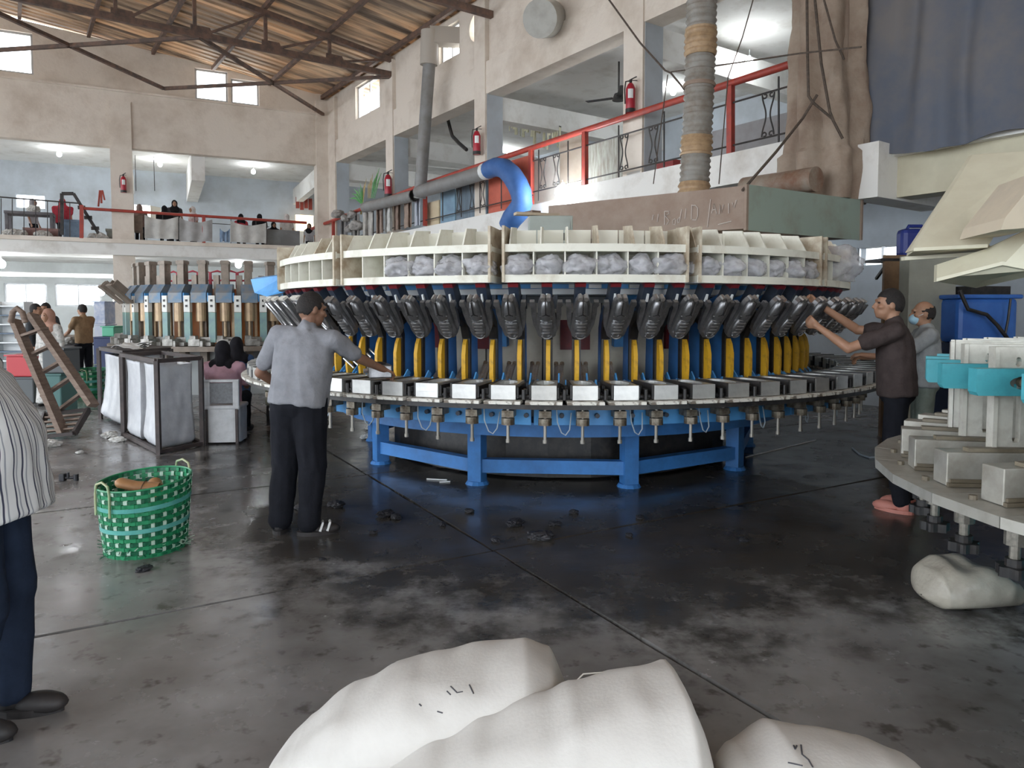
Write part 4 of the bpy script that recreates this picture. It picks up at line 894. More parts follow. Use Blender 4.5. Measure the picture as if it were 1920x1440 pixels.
MB().lathe([(.001, 0), (.05, 0), (.06, .06), (.10, .13), (.10, .15), (.001, .15)], 18, closed=False).build('cup', MATS['ring_white'], wcup, True); MB().lathe([(.098, .14), (.106, .14), (.106, .155), (.098, .155)], 18).build('rim', MATS['ring_white'], wcup, True)
# ceiling fan and torn strap in the right gallery
fn = thing('ceiling_fan', 'thin-bladed ceiling fan under the right gallery ceiling', 'fan', Rr(1160, 180, 1.5))
c = Rr(1160, 183, 1.5); MB().cyl(c-ZV*.06, c+ZV*.08, .14, .09, 14).build('motor', blk, fn, True, world=True); MB().cyl(c+ZV*.08, c+ZV*.75, .02).build('down_rod', blk, fn, world=True)
for k in range(3):
    a = k*2*PI/3+.5; d = Vector((math.cos(a), math.sin(a), .03)); MB().bar(c+d*.12, c+d*.75, .13, .012).build('blade', blk, fn, world=True)
o = MB().tube([Rr(840, 225, 1), Rr(845, 245, 1), Rr(848, 255, 1), Rr(860, 268, 1), Rr(875, 281, 1)], .05, 6).build('torn_strap', blk); tag(o, 'torn dark strap dangling from the right gallery ceiling', 'strap')
lb = thing('light_box', 'glowing white light box hung on wires at the back gallery', 'light box', Br(277, 368, 2.5))
MB().prism([(bs(252, 4.9, 2.5), 4.66), (bs(282, 4.9, 2.5), 4.66), (bs(282, 4.9, 2.5), 5.22), (bs(252, 4.9, 2.5), 5.22)], frB, (2.5, 2.9)).build('front_face', M('lit_panel', (1, .96, .88), None, emit=5), lb, world=True)
MB().hexa([B(bs(282, 4.9, 2.5)+.01, 2.5, 4.66), B(bs(302, 4.9, 2.9), 2.9, 4.70), B(bs(302, 4.9, 2.9), 3.0, 4.70), B(bs(282, 4.9, 2.5)+.01, 2.6, 4.66)]+[B(bs(282, 4.9, 2.5)+.01, 2.5, 5.22), B(bs(302, 4.9, 2.9), 2.9, 5.22), B(bs(302, 4.9, 2.9), 3.0, 5.22), B(bs(282, 4.9, 2.5)+.01, 2.6, 5.22)]).build('side_face', M('cream_side', (.85, .80, .70), None, rough=.6), lb, world=True)  # plain cream board, gives no light itself
for p in (255, 290): MB().cyl(Br(p, 358, 2.6), Br(p, 358, 2.6)+ZV*1.5, .012).build('wire', blk, lb, world=True)
wf = thing('lit_opening', 'brightly lit opening with red rags behind the corner column', 'window', Br(570, 388, 4.8))
MB().prism([(bs(555, 5, 4.8), 4.85), (bs(588, 5, 4.8), 4.85), (bs(588, 5, 4.8), 5.5), (bs(555, 5, 4.8), 5.5)], frB, (4.8, 4.9)).build('lit_pane', M('lit_pane', (1, .78, .5), None, emit=2.5), wf, world=True)
for k, p in enumerate((558, 566, 574, 582)): MB().box(Br(p, 380+3*(k % 2), 4.7), (.14, .05, .45)).build('red_rag', M('rag_red', (.35, .07, .05), None, rough=.9), wf, world=True)
# cables across the hall
def cable(pts_, lab, r=.014): tag(MB().tube(pts_, r, 6).build('cable', rope), lab, 'cable')
cable([Rr(1135, -10, -1.5), Rr(1200, 80, -1.5), Rr(1247, 132, -1.5), Rr(1258, 137, -1.5), Rr(1285, 170, -1.5)], 'dark cable slanting down past the thick column to the ribbed duct')
cable([Rr(1258, 135, -1.5), Rr(1380, 118, -1.6), Rr(1500, 100, -1.7), Rr(1615, 88, -1.8)], 'thin dark line running level from the ribbed duct to the hanging sheet', .01)
cable([Rr(1412, 0, -1.2), Rr(1392, 70, -1.2), Rr(1365, 145, -1.2), Rr(1348, 345, -1.2)], 'thin black wire hanging beside the ribbed duct', .008)
cable([Rr(1252, 140, -1), Rr(1240, 230, -1), Rr(1225, 345, -1)], 'thin grey wire hanging in front of the thick column', .008)
# step ladder / conveyor frame at the back gallery
lad = thing('step_ladder', 'dark folding step ladder standing at the back railing', 'ladder', Br(150, 420, -.1))
for a, b in (((116, 385), (116, 363)), ((116, 363), (138, 363)), ((138, 363), (190, 446)), ((116, 385), (116, 440))): MB().bar(Br(*a, .1), Br(*b, .1), .09, .12, NB).build('rail', blk, lad, world=True)
for a in ((146, 389, 160, 389), (158, 408, 173, 408), (171, 428, 186, 428)): MB().bar(Br(a[0], a[1], .1), Br(a[2], a[3], .1), .1, .12, NB).build('tread', blk, lad, world=True)
for k, (p0, p1, z0_, z1_, c, lab) in enumerate(((8, 100, 4.0, 4.55, (.16, .15, .16), 'long dark workbench heaped with white pieces on the back gallery'), (118, 152, 3.78, 4.35, (.20, .28, .38), 'blue sack bin beside the person in red'), (45, 110, 3.78, 4.05, (.30, .17, .15), 'reddish brown low crate under the dark workbench'), (200, 240, 3.78, 4.12, (.25, .25, .22), 'olive grey chest at the back gallery column'), (243, 268, 3.78, 4.2, (.28, .22, .18), 'small wooden chair seen from behind on the back gallery'))):
    m = MB(); nm = ['workbench', 'sack_bin', 'crate', 'chest', 'chair'][k]
    t = thing(nm, lab, nm.replace('_', ' '), B(bs((p0+p1)/2, 4, .5), .5, 3.73))
    mt = M('up_%d' % k, c, tuple(x*.7 for x in c), 5, .8)
    u0, u1 = bs(p0, 4, .3), bs(p1, 4, .3)
    if k in (0, 4):
        MB().prism([(u0, z1_-.08), (u1, z1_-.08), (u1, z1_), (u0, z1_)], frB, (.3, 1.0)).build('top', mt, t, world=True)
        for u in (u0+.05, u1-.05):
            for tt_ in (.35, .9): MB().prism([(u-.04, 3.73), (u+.04, 3.73), (u+.04, z1_-.08), (u-.04, z1_-.08)], frB, (tt_, tt_+.08)).build('leg', mt, t, world=True)
        if k == 4: MB().prism([(u0, z1_), (u1, z1_), (u1, z1_+.4), (u0, z1_+.4)], frB, (.3, .36)).build('backrest', mt, t, world=True)
    else:
        MB().prism([(u0, 3.73), (u1, 3.73), (u1, z1_), (u0, z1_)], frB, (.3, .9)).build('body', mt, t, world=True, bev=.04)
        MB().prism([(u0-.03, z1_-.05), (u1+.03, z1_-.05), (u1+.03, z1_+.02), (u0-.03, z1_+.02)], frB, (.27, .93)).build('rim', mt, t, world=True)
for k, (px, py) in enumerate(((15, 437), (28, 430), (38, 436), (75, 428), (85, 432), (60, 408), (190, 438), (175, 442))):
    o = put('white_piece', bag_mesh(60+k, .17, .17, .13, 'white_piece'), None, B(bs(px, 4, .05), .05 if k != 5 else .5, 4.55 if k in (5,) else 3.73+ .02)); o.data.materials.clear(); o.data.materials.append(cl)
    tag(o, ['white cut piece on the dark workbench' if k == 5 else 'heap of white cut pieces on the back gallery floor'][0], 'cut piece', None if k == 5 else 'white heaps on the back gallery floor')
# ================================================================== PEOPLE
def bake(mb, name, vox, mat, smooth=2, wrinkle=0.0, wsc=9.0, seed=0, stretch=(1, 1, .45)):
    me = mb.mesh(name, None); ob = bpy.data.objects.new('tmp', me); COL.objects.link(ob)
    r = ob.modifiers.new('r', 'REMESH'); r.mode = 'VOXEL'; r.voxel_size = vox; r.use_smooth_shade = True
    if smooth:
        s_ = ob.modifiers.new('s', 'SMOOTH'); s_.iterations = smooth; s_.factor = .5
    dg = bpy.context.evaluated_depsgraph_get(); out = bpy.data.meshes.new_from_object(ob.evaluated_get(dg)); out.name = name
    bpy.data.objects.remove(ob); bpy.data.meshes.remove(me)
    if wrinkle:
        ns = [v.normal.copy() for v in out.vertices]
        for v, n_ in zip(out.vertices, ns):
            p = Vector((v.co.x*stretch[0], v.co.y*stretch[1], v.co.z*stretch[2]))
            q = 1-abs(nz(p, wsc, seed))*2
            v.co += n_*wrinkle*(q*.8+.5*nz(p, wsc*2.2, seed+2))
    for p in out.polygons: p.use_smooth = True
    out.materials.clear(); out.materials.append(mat); return out
skin_b = M('skin_tan', (.40, .22, .14), (.34, .18, .11), 6, .55, sub=.05)
skin_d = M('skin_brown', (.26, .14, .09), (.22, .11, .07), 6, .55, sub=.05)
hair_m = M('black_hair', (.012, .010, .010), (.025, .02, .018), 60, .75, bump=.4, bsc=120)
def hand(m, w, d, pn, side, curl=.5, sc=1.0, thumb=1):
    """palm + four fingers + thumb; w wrist, d forearm direction, pn palm normal"""
    d = Vector(d).normalized(); pn = Vector(pn); pn = (pn-d*pn.dot(d)).normalized(); x = d.cross(pn)*side
    w = Vector(w); m.caps(w, w+d*.03*sc, .027*sc, .028*sc)
    for k in range(4):
        o = (k-1.5)*.019*sc; b = w+d*.085*sc+x*o
        m.caps(w+d*.02*sc+x*o*.6, b, .016*sc, .014*sc, 8)
        L = (.040, .045, .043, .034)[k]*sc; dd = (d*math.cos(curl)+pn*math.sin(curl)); e = b+dd*L
        m.caps(b, e, .0105*sc, .0095*sc, 8); dd2 = (d*math.cos(curl*2.1)+pn*math.sin(curl*2.1)); f = e+dd2*L*.75
        m.caps(e, f, .0095*sc, .0085*sc, 8)
    t0 = w+d*.03*sc-x*.025*sc; t1 = t0-x*.028*sc*thumb+d*.035*sc+pn*.012*sc; t2 = t1+d*.03*sc+pn*.014*sc
    m.caps(t0, t1, .014*sc, .012*sc, 8); m.caps(t1, t2, .011*sc, .009*sc, 8)
def person(lab, loc, rz, H=1.72, pitch=0, roll=0, twist=0, hyaw=0, hpitch=0, L=None, Rr_=None, legs=None, skin=skin_b, shirt=None, sleeve=.55, trous=None, shoes=None,
           hair='short', hairm=hair_m, vox=.014, belly=1.0, bulk=1.0, hem=.90, skirt=False, fingers=True, sitting=False, scarf=None, mask=None, group=None, shoe_h=.05, baggy=1.0, armcov=False, long_shirt=0, name='person', footyaw=(0, 0), crouch=0, shirt_len=None):
    k = H/1.72; t = thing(name, lab, 'person', loc, rz, group)
    pel = Vector((0, 0, (.95-crouch)*k))
    Mt = Matrix.Translation(pel) @ Matrix.Rotation(math.radians(twist), 4, 'Z') @ Matrix.Rotation(math.radians(-pitch), 4, 'X') @ Matrix.Rotation(math.radians(roll), 4, 'Y')
    def T(x, y, z): return Mt @ Vector((x*k, y*k, (z-.95)*k))
    R3 = Mt.to_3x3()
    body = MB(); sh = MB(); tr = MB()
    e = lambda m, c, r, g=1.0: m.ell(T(*c), [a*k*g for a in r], 18, 12, R3)
    # torso
    e(body, (0, 0, 1.28), (.150, .095, .17)); e(body, (0, .01, 1.08), (.135, .10, .17)); e(body, (0, 0, .95), (.15, .11, .12)); body.caps(T(-.13, 0, 1.40), T(.13, 0, 1.40), .062*k, .062*k)
    bk = bulk; bq = belly-1
    rg = [(hem, .178, .130, .0), (hem+.04, .180, .132, .0), (1.02, .178, .128, .35), (1.12, .178, .126, .45), (1.24, .182, .124, .2), (1.33, .178, .115, .0), (1.40, .14, .09, .0), (1.44, .09, .07, .0)]
    def torso(u, v):
        q = v*(len(rg)-1); i_ = min(int(q), len(rg)-2); w_ = q-i_; z, rx, ry, kb = [a+(b-a)*w_ for a, b in zip(rg[i_], rg[i_+1])]
        a = 2*PI*u; c_, s_ = math.cos(a), math.sin(a); c_ = abs(c_)**.85*(1 if c_ >= 0 else -1); s_ = abs(s_)**.85*(1 if s_ >= 0 else -1)
        return T(rx*bk*c_*(1+bq*.2), ry*bk*s_*(1+bq*(.5+kb))+bq*(.06+.25*kb), z)
    nv_ = 28; sh.surf(torso, 28, nv_, True)
    n0 = len(sh.v)-28*(nv_+1); sh.f += [tuple(n0+i_*(nv_+1) for i_ in range(28)), tuple(n0+i_*(nv_+1)+nv_ for i_ in reversed(range(28)))]
    sh.caps(T(-.145*bk, 0, 1.395), T(.145*bk, 0, 1.395), .085*k, .085*k); sh.caps(T(0, -.01, 1.40), T(0, -.005, 1.46), .085*k, .07*k)
    neck0, neck1 = T(0, -.005, 1.40), T(0, .012, 1.53); body.caps(neck0, neck1, .060*k, .056*k)
    # head
    hc = T(0, .03, 1.61); Hm = R3 @ Matrix.Rotation(math.radians(hyaw), 3, 'Z') @ Matrix.Rotation(math.radians(-hpitch+pitch*.7), 3, 'X')
    def hd_(x, y, z): return hc + Hm @ Vector((x*k, y*k, z*k))
    he = lambda m, c, r, n_=16: m.ell(hd_(*c), [a*k for a in r], n_, 12, Hm)
    he(body, (0, -.012, .012), (.077, .097, .108)); he(body, (0, .035, -.055), (.058, .062, .062)); he(body, (0, .062, -.085), (.03, .03, .026))
    body.caps(hd_(0, .088, .012), hd_(0, .108, -.022), .011*k, .016*k); he(body, (0, .088, -.055), (.026, .014, .010)); he(body, (0, .083, .032), (.055, .016, .012))
    for s_ in (-1, 1): he(body, (s_*.077, -.008, -.008), (.012, .022, .033)); he(body, (s_*.045, .062, -.02), (.025, .025, .02))
    # arms
    for sd, arm_ in ((-1, L), (1, Rr_)):
        S = T(sd*.185*bk, 0, 1.40)
        if arm_ is None: el, wr = T(sd*.24, -.02, 1.12), T(sd*.25, .06, .88); pn = (-sd, 0, 0); cu = .35
        else: el, wr, pn, cu = Vector(arm_[0])*k, Vector(arm_[1])*k, arm_[2], arm_[3]
        body.caps(S, el, .050*k, .041*k); body.caps(el, wr, .042*k, .028*k); body.caps(el.lerp(wr, .12), el.lerp(wr, .45), .043*k, .038*k)
        hand(body, wr, wr-el, pn, sd, cu, k)
        se = S.lerp(el, sleeve) if sleeve <= 1 else el.lerp(wr, sleeve-1)
        if sleeve <= 1: sh.caps(S, se, .073*k, .066*k)
        else: sh.caps(S, el, .070*k, .055*k); sh.caps(el, se, .055*k, .042*k)
    # legs
    lg = legs or [((-.10, .02, .50), (-.11, -.02, .09)), ((.10, .02, .50), (.11, -.02, .09))]
    ft = []
    for i, (kn, an) in enumerate(lg):
        sd = -1 if i == 0 else 1; hp_ = pel+Vector((sd*.085*k, 0, -.03*k)); kn = Vector(kn)*k; an = Vector(an)*k
        body.caps(hp_, kn, .080*k, .055*k); body.caps(kn, an, .055*k, .036*k)
        fy = math.radians(footyaw[i]); fd_ = Vector((-math.sin(fy), math.cos(fy), 0))
        an_f = Vector((an.x, an.y, .045*k)); body.caps(an, an_f, .036*k, .036*k); body.caps(an_f-fd_*.03*k, an_f+fd_*.14*k-ZV*.012*k, .034*k, .026*k)
        ft.append((an_f, fd_, fy))
        if trous and not skirt:
            tr.caps(hp_, kn, .098*k*baggy, .078*k*baggy); tr.caps(kn, an+(kn-an)*.05, .076*k*baggy, .062*k*baggy); tr.caps(kn.lerp(an, .6), an+(kn-an)*.02, .066*k*baggy, .064*k*baggy)
    if trous and not skirt:
        tr.ell(pel+Vector((0, 0, -.01)), (.172*k*bk, .125*k*bk, .13*k), 18, 12); tr.caps(pel+Vector((-.06*k, 0, -.08*k)), pel+Vector((.06*k, 0, -.08*k)), .10*k, .10*k)
    if skirt and trous:
        tr.tube([Vector((0, 0, .06*k)), Vector((0, 0, .5*k)), pel+ZV*.05], [.24*k, .2*k, .16*k], 22)
    bo = put('body', bake(body, 'body', vox, skin, 1), t)
    if shirt: put('shirt', bake(sh, 'shirt', max(vox, .012), shirt, 2, .010*k, 10, random.random()*9), t)
    if trous: put('skirt' if skirt else 'trousers', bake(tr, 'trousers', max(vox, .013), trous, 2, .009*k, 9, random.random()*9), t)
    if hair in ('short', 'bald'):
        hm = MB(); bm_ = bmesh.new(); bmesh.ops.create_icosphere(bm_, subdivisions=4, radius=1)
        dele = []
        for v in bm_.verts:
            p = v.co; 
            lim = (.30 if p.y > .55 else -.05-.5*(.55-p.y) if p.y > -.2 else -.60)
            if hair == 'bald': bad = p.z > .30-.25*p.y or p.z < (-.62 if p.y < -.1 else -.05) or p.y > .45
            else: bad = p.z < lim
            if bad: dele.append(v)
        bmesh.ops.delete(bm_, geom=dele, context='VERTS')
        rx, ry, rz_ = (.083, .104, .118)
        for v in bm_.verts: v.co = hd_(v.co.x*rx*(1+.02*nz(v.co, 8)), -.012+v.co.y*ry, .014+v.co.z*rz_*(1+.02*nz(v.co, 6)))
        me = bpy.data.meshes.new('hair'); bm_.to_mesh(me); bm_.free(); me.materials.append(hairm)
        for p in me.polygons: p.use_smooth = True
        ho = put('hair', me, t); so = ho.modifiers.new('so', 'SOLIDIFY'); so.thickness = .012*k; so.offset = -1
    if scarf:
        sc_ = MB(); he(sc_, (0, -.03, .012), (.100, .108, .132)); sc_.caps(hd_(0, -.03, -.05), T(0, -.01, 1.44), .10*k, .115*k); sc_.caps(T(-.09, 0, 1.40), T(.09, 0, 1.40), .11*k, .11*k); e(sc_, (0, .03, 1.33), (.15, .13, .12))
        put('headscarf', bake(sc_, 'headscarf', max(vox, .014), scarf, 2, .008*k, 9, 3), t)
        fm = MB(); he(fm, (0, .066, -.005), (.058, .045, .075)); put('face', bake(fm, 'face', max(vox*.7, .008), skin, 1), t)
    eye = MB()
    for s_ in (-1, 1):
        EY = MB(); he(EY, (s_*.031, .076 if not scarf else .098, .012), (.013, .010, .008), 10); EY.build('eye', M('eye_dark', (.03, .02, .018), None, rough=.2), t, True)
    if mask:
        mk = MB(); he(mk, (0, .066, -.055), (.062, .058, .055)); put('face_mask', bake(mk, 'face_mask', .009, mask, 1), t)
        for s_ in (-1, 1): MB().tube([hd_(s_*.055, .06, -.03), hd_(s_*.078, .02, -.01), hd_(s_*.082, -.012, .01)], .003*k, 5).build('mask_strap', MATS['ring_white'], t)
    if shoes:
        for an_f, fd_, fy in ft:
            m = MB(); px_ = Vector((fd_.y, -fd_.x, 0)); base = Vector((an_f.x, an_f.y, 0))
            m.prism([(u*.29*k+.055*k, v*k) for u, v in [(x/.36, y*.78) for x, y in foot(20, .36, .13)]], lambda u, v, w: base+fd_*u+px_*v+ZV*w, (0, .028*k))
            so = m.build('shoe', shoes, t)
            u_ = MB(); u_.ell(base+fd_*.11*k+ZV*.035*k, (.052*k, .105*k, .045*k), 14, 10, Matrix.Rotation(fy, 3, 'Z')); u_.ell(base-fd_*.01*k+ZV*.05*k, (.045*k, .065*k, .05*k), 12, 8, Matrix.Rotation(fy, 3, 'Z')); u_.build('shoe_upper', shoes, so, True)
            if shoe_h > .055:
                for q in (.07, .12): MB().tube([base+fd_*(q*k)-px_*.055*k+ZV*.03*k, base+fd_*(q*k+.02)-px_*.03*k+ZV*.082*k, base+fd_*(q*k+.02)+px_*.03*k+ZV*.082*k, base+fd_*(q*k)+px_*.055*k+ZV*.03*k], .009*k, 5).build('shoe_stripe', MATS['ring_white'], so)
    return t
cloth = lambda n, c, d=.75: M(n, c, tuple(x*d for x in c), 9, .9, bump=.15, bsc=60, spec=.12)
blk_tr = cloth('black_trousers', (.014, .015, .02)); navy_tr = cloth('navy_trousers', (.02, .03, .055))
shoe_b = M('black_sandal', (.018, .017, .018), (.035, .03, .03), 12, .6)
# man in the grey T-shirt at the machine (back to us)
g_t = cloth('grey_tshirt', (.26, .265, .29), .8)
gm = person('man in grey T-shirt and black trousers working at the machine, back turned', (-1.50, 5.03, 0), math.radians(-12), 1.69, pitch=9, roll=4, hyaw=-38, hpitch=8,
       L=((-.36, .10, 1.13), (-.27, .33, .98), (0, 0, -1), .7), Rr_=((.36, .24, 1.24), (.44, .50, 1.14), (0, 0, -1), .8),
       legs=[((-.125, .03, .50), (-.13, -.05, .09)), ((.10, .01, .50), (.105, -.06, .09))], skin=skin_d, shirt=g_t, trous=blk_tr, shoes=shoe_b, vox=.008, bulk=1.18, baggy=1.36, hem=.91, footyaw=(18, -62), shoe_h=.08, sleeve=.72)
# mould he handles
mo = thing('loose_mould', 'small grey metal mould block in the hands of the man in grey', 'mould', Vector((-1.02, 5.52, 1.05)), .3)
MB().box((0, 0, .05), (.17, .22, .10)).build('block', alum2, mo, bev=.01); MB().ell((0, 0, .10), (.055, .085, .02), 14, 6).build('cavity', blkm, mo, True); MB().cyl((-.085, 0, .05), (-.12, 0, .05), .02).build('peg', alum3, mo)
# two workers at the right of the ring
brn = cloth('brown_tshirt', (.065, .05, .048), .7)
person('man in dark brown T-shirt reaching up to the shoe moulds, seen in profile', (3.02, 5.62, 0), math.radians(62), 1.72, pitch=4, hyaw=14, hpitch=-4,
       L=((-.26, .34, 1.27), (-.22, .56, 1.43), (1, 0, .3), .8), Rr_=((.27, .30, 1.40), (.10, .60, 1.62), (-1, 0, -.2), .8), skin=skin_b, shirt=brn, trous=blk_tr, vox=.009, bulk=1.08, sleeve=.62, shoes=M('pink_slipper', (.50, .20, .16), None, rough=.6), footyaw=(-20, 20), legs=[((-.10, .02, .50), (-.12, -.05, .09)), ((.12, .0, .50), (.16, -.10, .09))])
person('bald man in grey shirt wearing a blue face mask behind the brown-shirted man', (3.86, 6.72, 0), math.radians(72), 1.64, hyaw=0, L=((-.25, .28, 1.18), (-.12, .55, 1.20), (0, 0, -1), .7), Rr_=((.25, .25, 1.18), (.12, .52, 1.16), (0, 0, -1), .7),
       skin=skin_b, shirt=cloth('grey_shirt2', (.34, .36, .37)), trous=cloth('sage_trousers', (.22, .26, .23)), vox=.010, hair='bald', mask=M('blue_mask', (.38, .60, .74), None, rough=.8), shoes=MATS['pink_slipper'], bulk=1.08)
# man in striped shirt, cut by the left edge of the photograph
def stripe_mat():
    m = bpy.data.materials.new('striped_shirt'); m.use_nodes = True; nt = m.node_tree; N = nt.nodes; L = nt.links; p = N['Principled BSDF']; p.inputs['Roughness'].default_value = .85
    tc = N.new('ShaderNodeTexCoord'); sx = N.new('ShaderNodeSeparateXYZ'); L.new(tc.outputs['Object'], sx.inputs[0])
    def mt(op, a, b=None):
        n = N.new('ShaderNodeMath'); n.operation = op
        for i, x in enumerate((a, b)):
            if x is None: continue
            if isinstance(x, (int, float)): n.inputs[i].default_value = x
            else: L.new(x, n.inputs[i])
        return n.outputs[0]
    ns = N.new('ShaderNodeTexNoise'); ns.inputs['Scale'].default_value = 5; L.new(tc.outputs['Object'], ns.inputs['Vector'])
    an = mt('ARCTAN2', sx.outputs[1], sx.outputs[0]); an = mt('ADD', an, mt('MULTIPLY', ns.outputs['Fac'], .22)); an = mt('ADD', an, mt('MULTIPLY', sx.outputs[2], .12))
    f = mt('FRACT', mt('MULTIPLY', an, 2.546))
    r = N.new('ShaderNodeValToRGB'); r.color_ramp.interpolation = 'CONSTANT'; el = r.color_ramp.elements
    w = (.66, .67, .68); d_ = (.05, .055, .09); g_ = (.30, .32, .36)
    st = [(0, w), (.20, d_), (.27, w), (.36, g_), (.42, w), (.62, d_), (.70, w), (.82, g_), (.88, w)]
    while len(el) < len(st): el.new(.5)
    for x, (q, c) in zip(el, st): x.position = q; x.color = (*c, 1)
    L.new(f, r.inputs[0]); L.new(r.outputs[0], p.inputs['Base Color']); return m
person('stout man in white shirt with dark vertical stripes and dark trousers', (-1.95, 2.62, 0), math.radians(-86), 1.66, pitch=-15, belly=1.30, bulk=1.12, hem=.80, L=((-.27, -.18, 1.10), (-.28, -.12, .84), (1, 0, 0), .4), Rr_=((.27, -.22, 1.10), (.28, -.16, .84), (-1, 0, 0), .4), sleeve=.6,
       skin=skin_b, shirt=stripe_mat(), trous=navy_tr, shoes=shoe_b, vox=.010, legs=[((-.10, .04, .50), (-.10, .02, .09)), ((.11, .06, .50), (.10, -.06, .09))], baggy=1.05)
# seated woman in pink at the frame and her neighbour
pk = cloth('pink_dress', (.50, .30, .35), .85); bksc = cloth('black_scarf', (.016, .015, .018))
sit = [((-.12, .42, .50), (-.12, .40, .09)), ((.12, .42, .50), (.12, .40, .09))]
person('seated woman in pink tunic and black headscarf, back turned', (-3.62, 9.0, 0), math.radians(-4), 1.60, crouch=.47, shirt=pk, trous=blk_tr, hair=None, scarf=bksc, legs=sit, shoes=shoe_b, sleeve=1.6, hem=.55, L=((-.24, .12, .72), (-.15, .36, .66), (0, 0, -1), .5), Rr_=((.24, .12, .72), (.15, .36, .66), (0, 0, -1), .5), vox=.013, bulk=1.28)
person('seated woman in dark blue behind the pink one, black headscarf', (-3.98, 10.4, 0), math.radians(20), 1.60, crouch=.47, shirt=cloth('dark_blue_top', (.05, .09, .18)), trous=blk_tr, hair=None, scarf=bksc, legs=sit, shoes=shoe_b, sleeve=1.6, hem=.55, L=((-.24, .12, .72), (-.15, .36, .66), (0, 0, -1), .5), Rr_=((.24, .12, .72), (.15, .36, .66), (0, 0, -1), .5), vox=.016)
# group at the far left on the ground floor
fl = lambda px, py: onz(px, py, 0)
p = fl(160, 722); person('man in ochre T-shirt and dark trousers standing at a work table', p, math.radians(68), 1.70, shirt=cloth('ochre_tshirt', (.33, .22, .13)), trous=blk_tr, shoes=shoe_b, vox=.018, L=((-.24, .14, 1.14), (-.18, .38, 1.05), (0, 0, -1), .6), Rr_=((.24, .14, 1.14), (.16, .38, 1.02), (0, 0, -1), .6), skin=skin_b)
p = fl(70, 735); person('man in black long-sleeved shirt talking beside the shelves', p, math.radians(-75), 1.70, shirt=cloth('black_shirt', (.05, .055, .06)), trous=blk_tr, shoes=shoe_b, vox=.018, sleeve=1.8, bulk=1.1)
p = fl(92, 730); person('man in dark shirt behind the woman in the pale floral tunic', p, math.radians(175), 1.72, shirt=cloth('charcoal_shirt', (.07, .075, .08)), trous=blk_tr, shoes=shoe_b, vox=.018, sleeve=1.8)
p = fl(97, 760); person('woman in pale floral tunic and rust headscarf carrying nothing', p, math.radians(168), 1.58, shirt=M('floral', (.55, .53, .50), (.36, .36, .34), 18, .85, lo=.48, hi=.56), trous=M('floral', (.5, .5, .5)), skirt=True, hair=None, scarf=cloth('rust_scarf', (.42, .24, .18)), shoes=shoe_b, vox=.018, sleeve=1.8, hem=.62)
# people on the back gallery
def gal(px, t, lab, H=1.55, cr=.0, rz=180, **k): person(lab, B(bs(px, 4.6, t), t, 3.73), A_B+math.radians(rz), H, crouch=cr, vox=.026, shoes=None, **k)
redc = cloth('red_top', (.42, .05, .07)); whc = cloth('white_scarf', (.66, .60, .58)); gyc = cloth('grey_scarf', (.30, .28, .29)); lilac = cloth('pale_top', (.50, .49, .52))
gal(62, 1.4, 'person in pale top and grey headscarf bent at the dark workbench', 1.6, .30, 250, shirt=lilac, trous=blk_tr, scarf=gyc, hair=None)
gal(118, 1.4, 'person in bright red top and red hood, back turned, on the back gallery', 1.6, .22, 0, shirt=redc, trous=blk_tr, scarf=redc, hair=None, bulk=1.35)
gal(262, 1.4, 'person in brown veil beside the gallery column', 1.55, .22, 0, shirt=cloth('umber_top', (.22, .15, .13)), trous=blk_tr, scarf=cloth('umber_scarf', (.26, .19, .17)), hair=None)
gal(309, 1.0, 'person wrapped in a wide black veil, back turned, above the torn cloth', 1.55, .28, 0, shirt=bksc, trous=blk_tr, scarf=bksc, hair=None, bulk=1.2)
gal(328, 1.9, 'woman in black headscarf facing the hall from the back gallery', 1.62, .0, 180, shirt=cloth('charcoal_top', (.05, .045, .05)), trous=blk_tr, scarf=bksc, hair=None)
gal(362, 1.2, 'woman in white headscarf and pale top behind the back railing', 1.55, .22, 120, shirt=cloth('rose_top', (.55, .40, .40)), trous=blk_tr, scarf=whc, hair=None)
gal(452, 1.0, 'person in small black veil and red top above the hung cloth', 1.5, .38, 0, shirt=redc, trous=blk_tr, scarf=bksc, hair=None)
gal(487, 1.0, 'person in broad black veil beside the grey box wall', 1.52, .36, 0, shirt=bksc, trous=blk_tr, scarf=bksc, hair=None, bulk=1.2)
gal(513, 1.6, 'low-seated woman in black veil facing the hall', 1.5, .55, 190, shirt=bksc, trous=blk_tr, scarf=bksc, hair=None)
gal(538, 1.2, 'woman in long white veil with a red sash above the grey box wall', 1.55, .30, 0, shirt=cloth('white_top', (.60, .56, .53)), trous=blk_tr, scarf=whc, hair=None)
gal(580, 1.9, 'child-sized person in black hood near the corner column', 1.35, .35, 160, shirt=lilac, trous=blk_tr, scarf=bksc, hair=None)
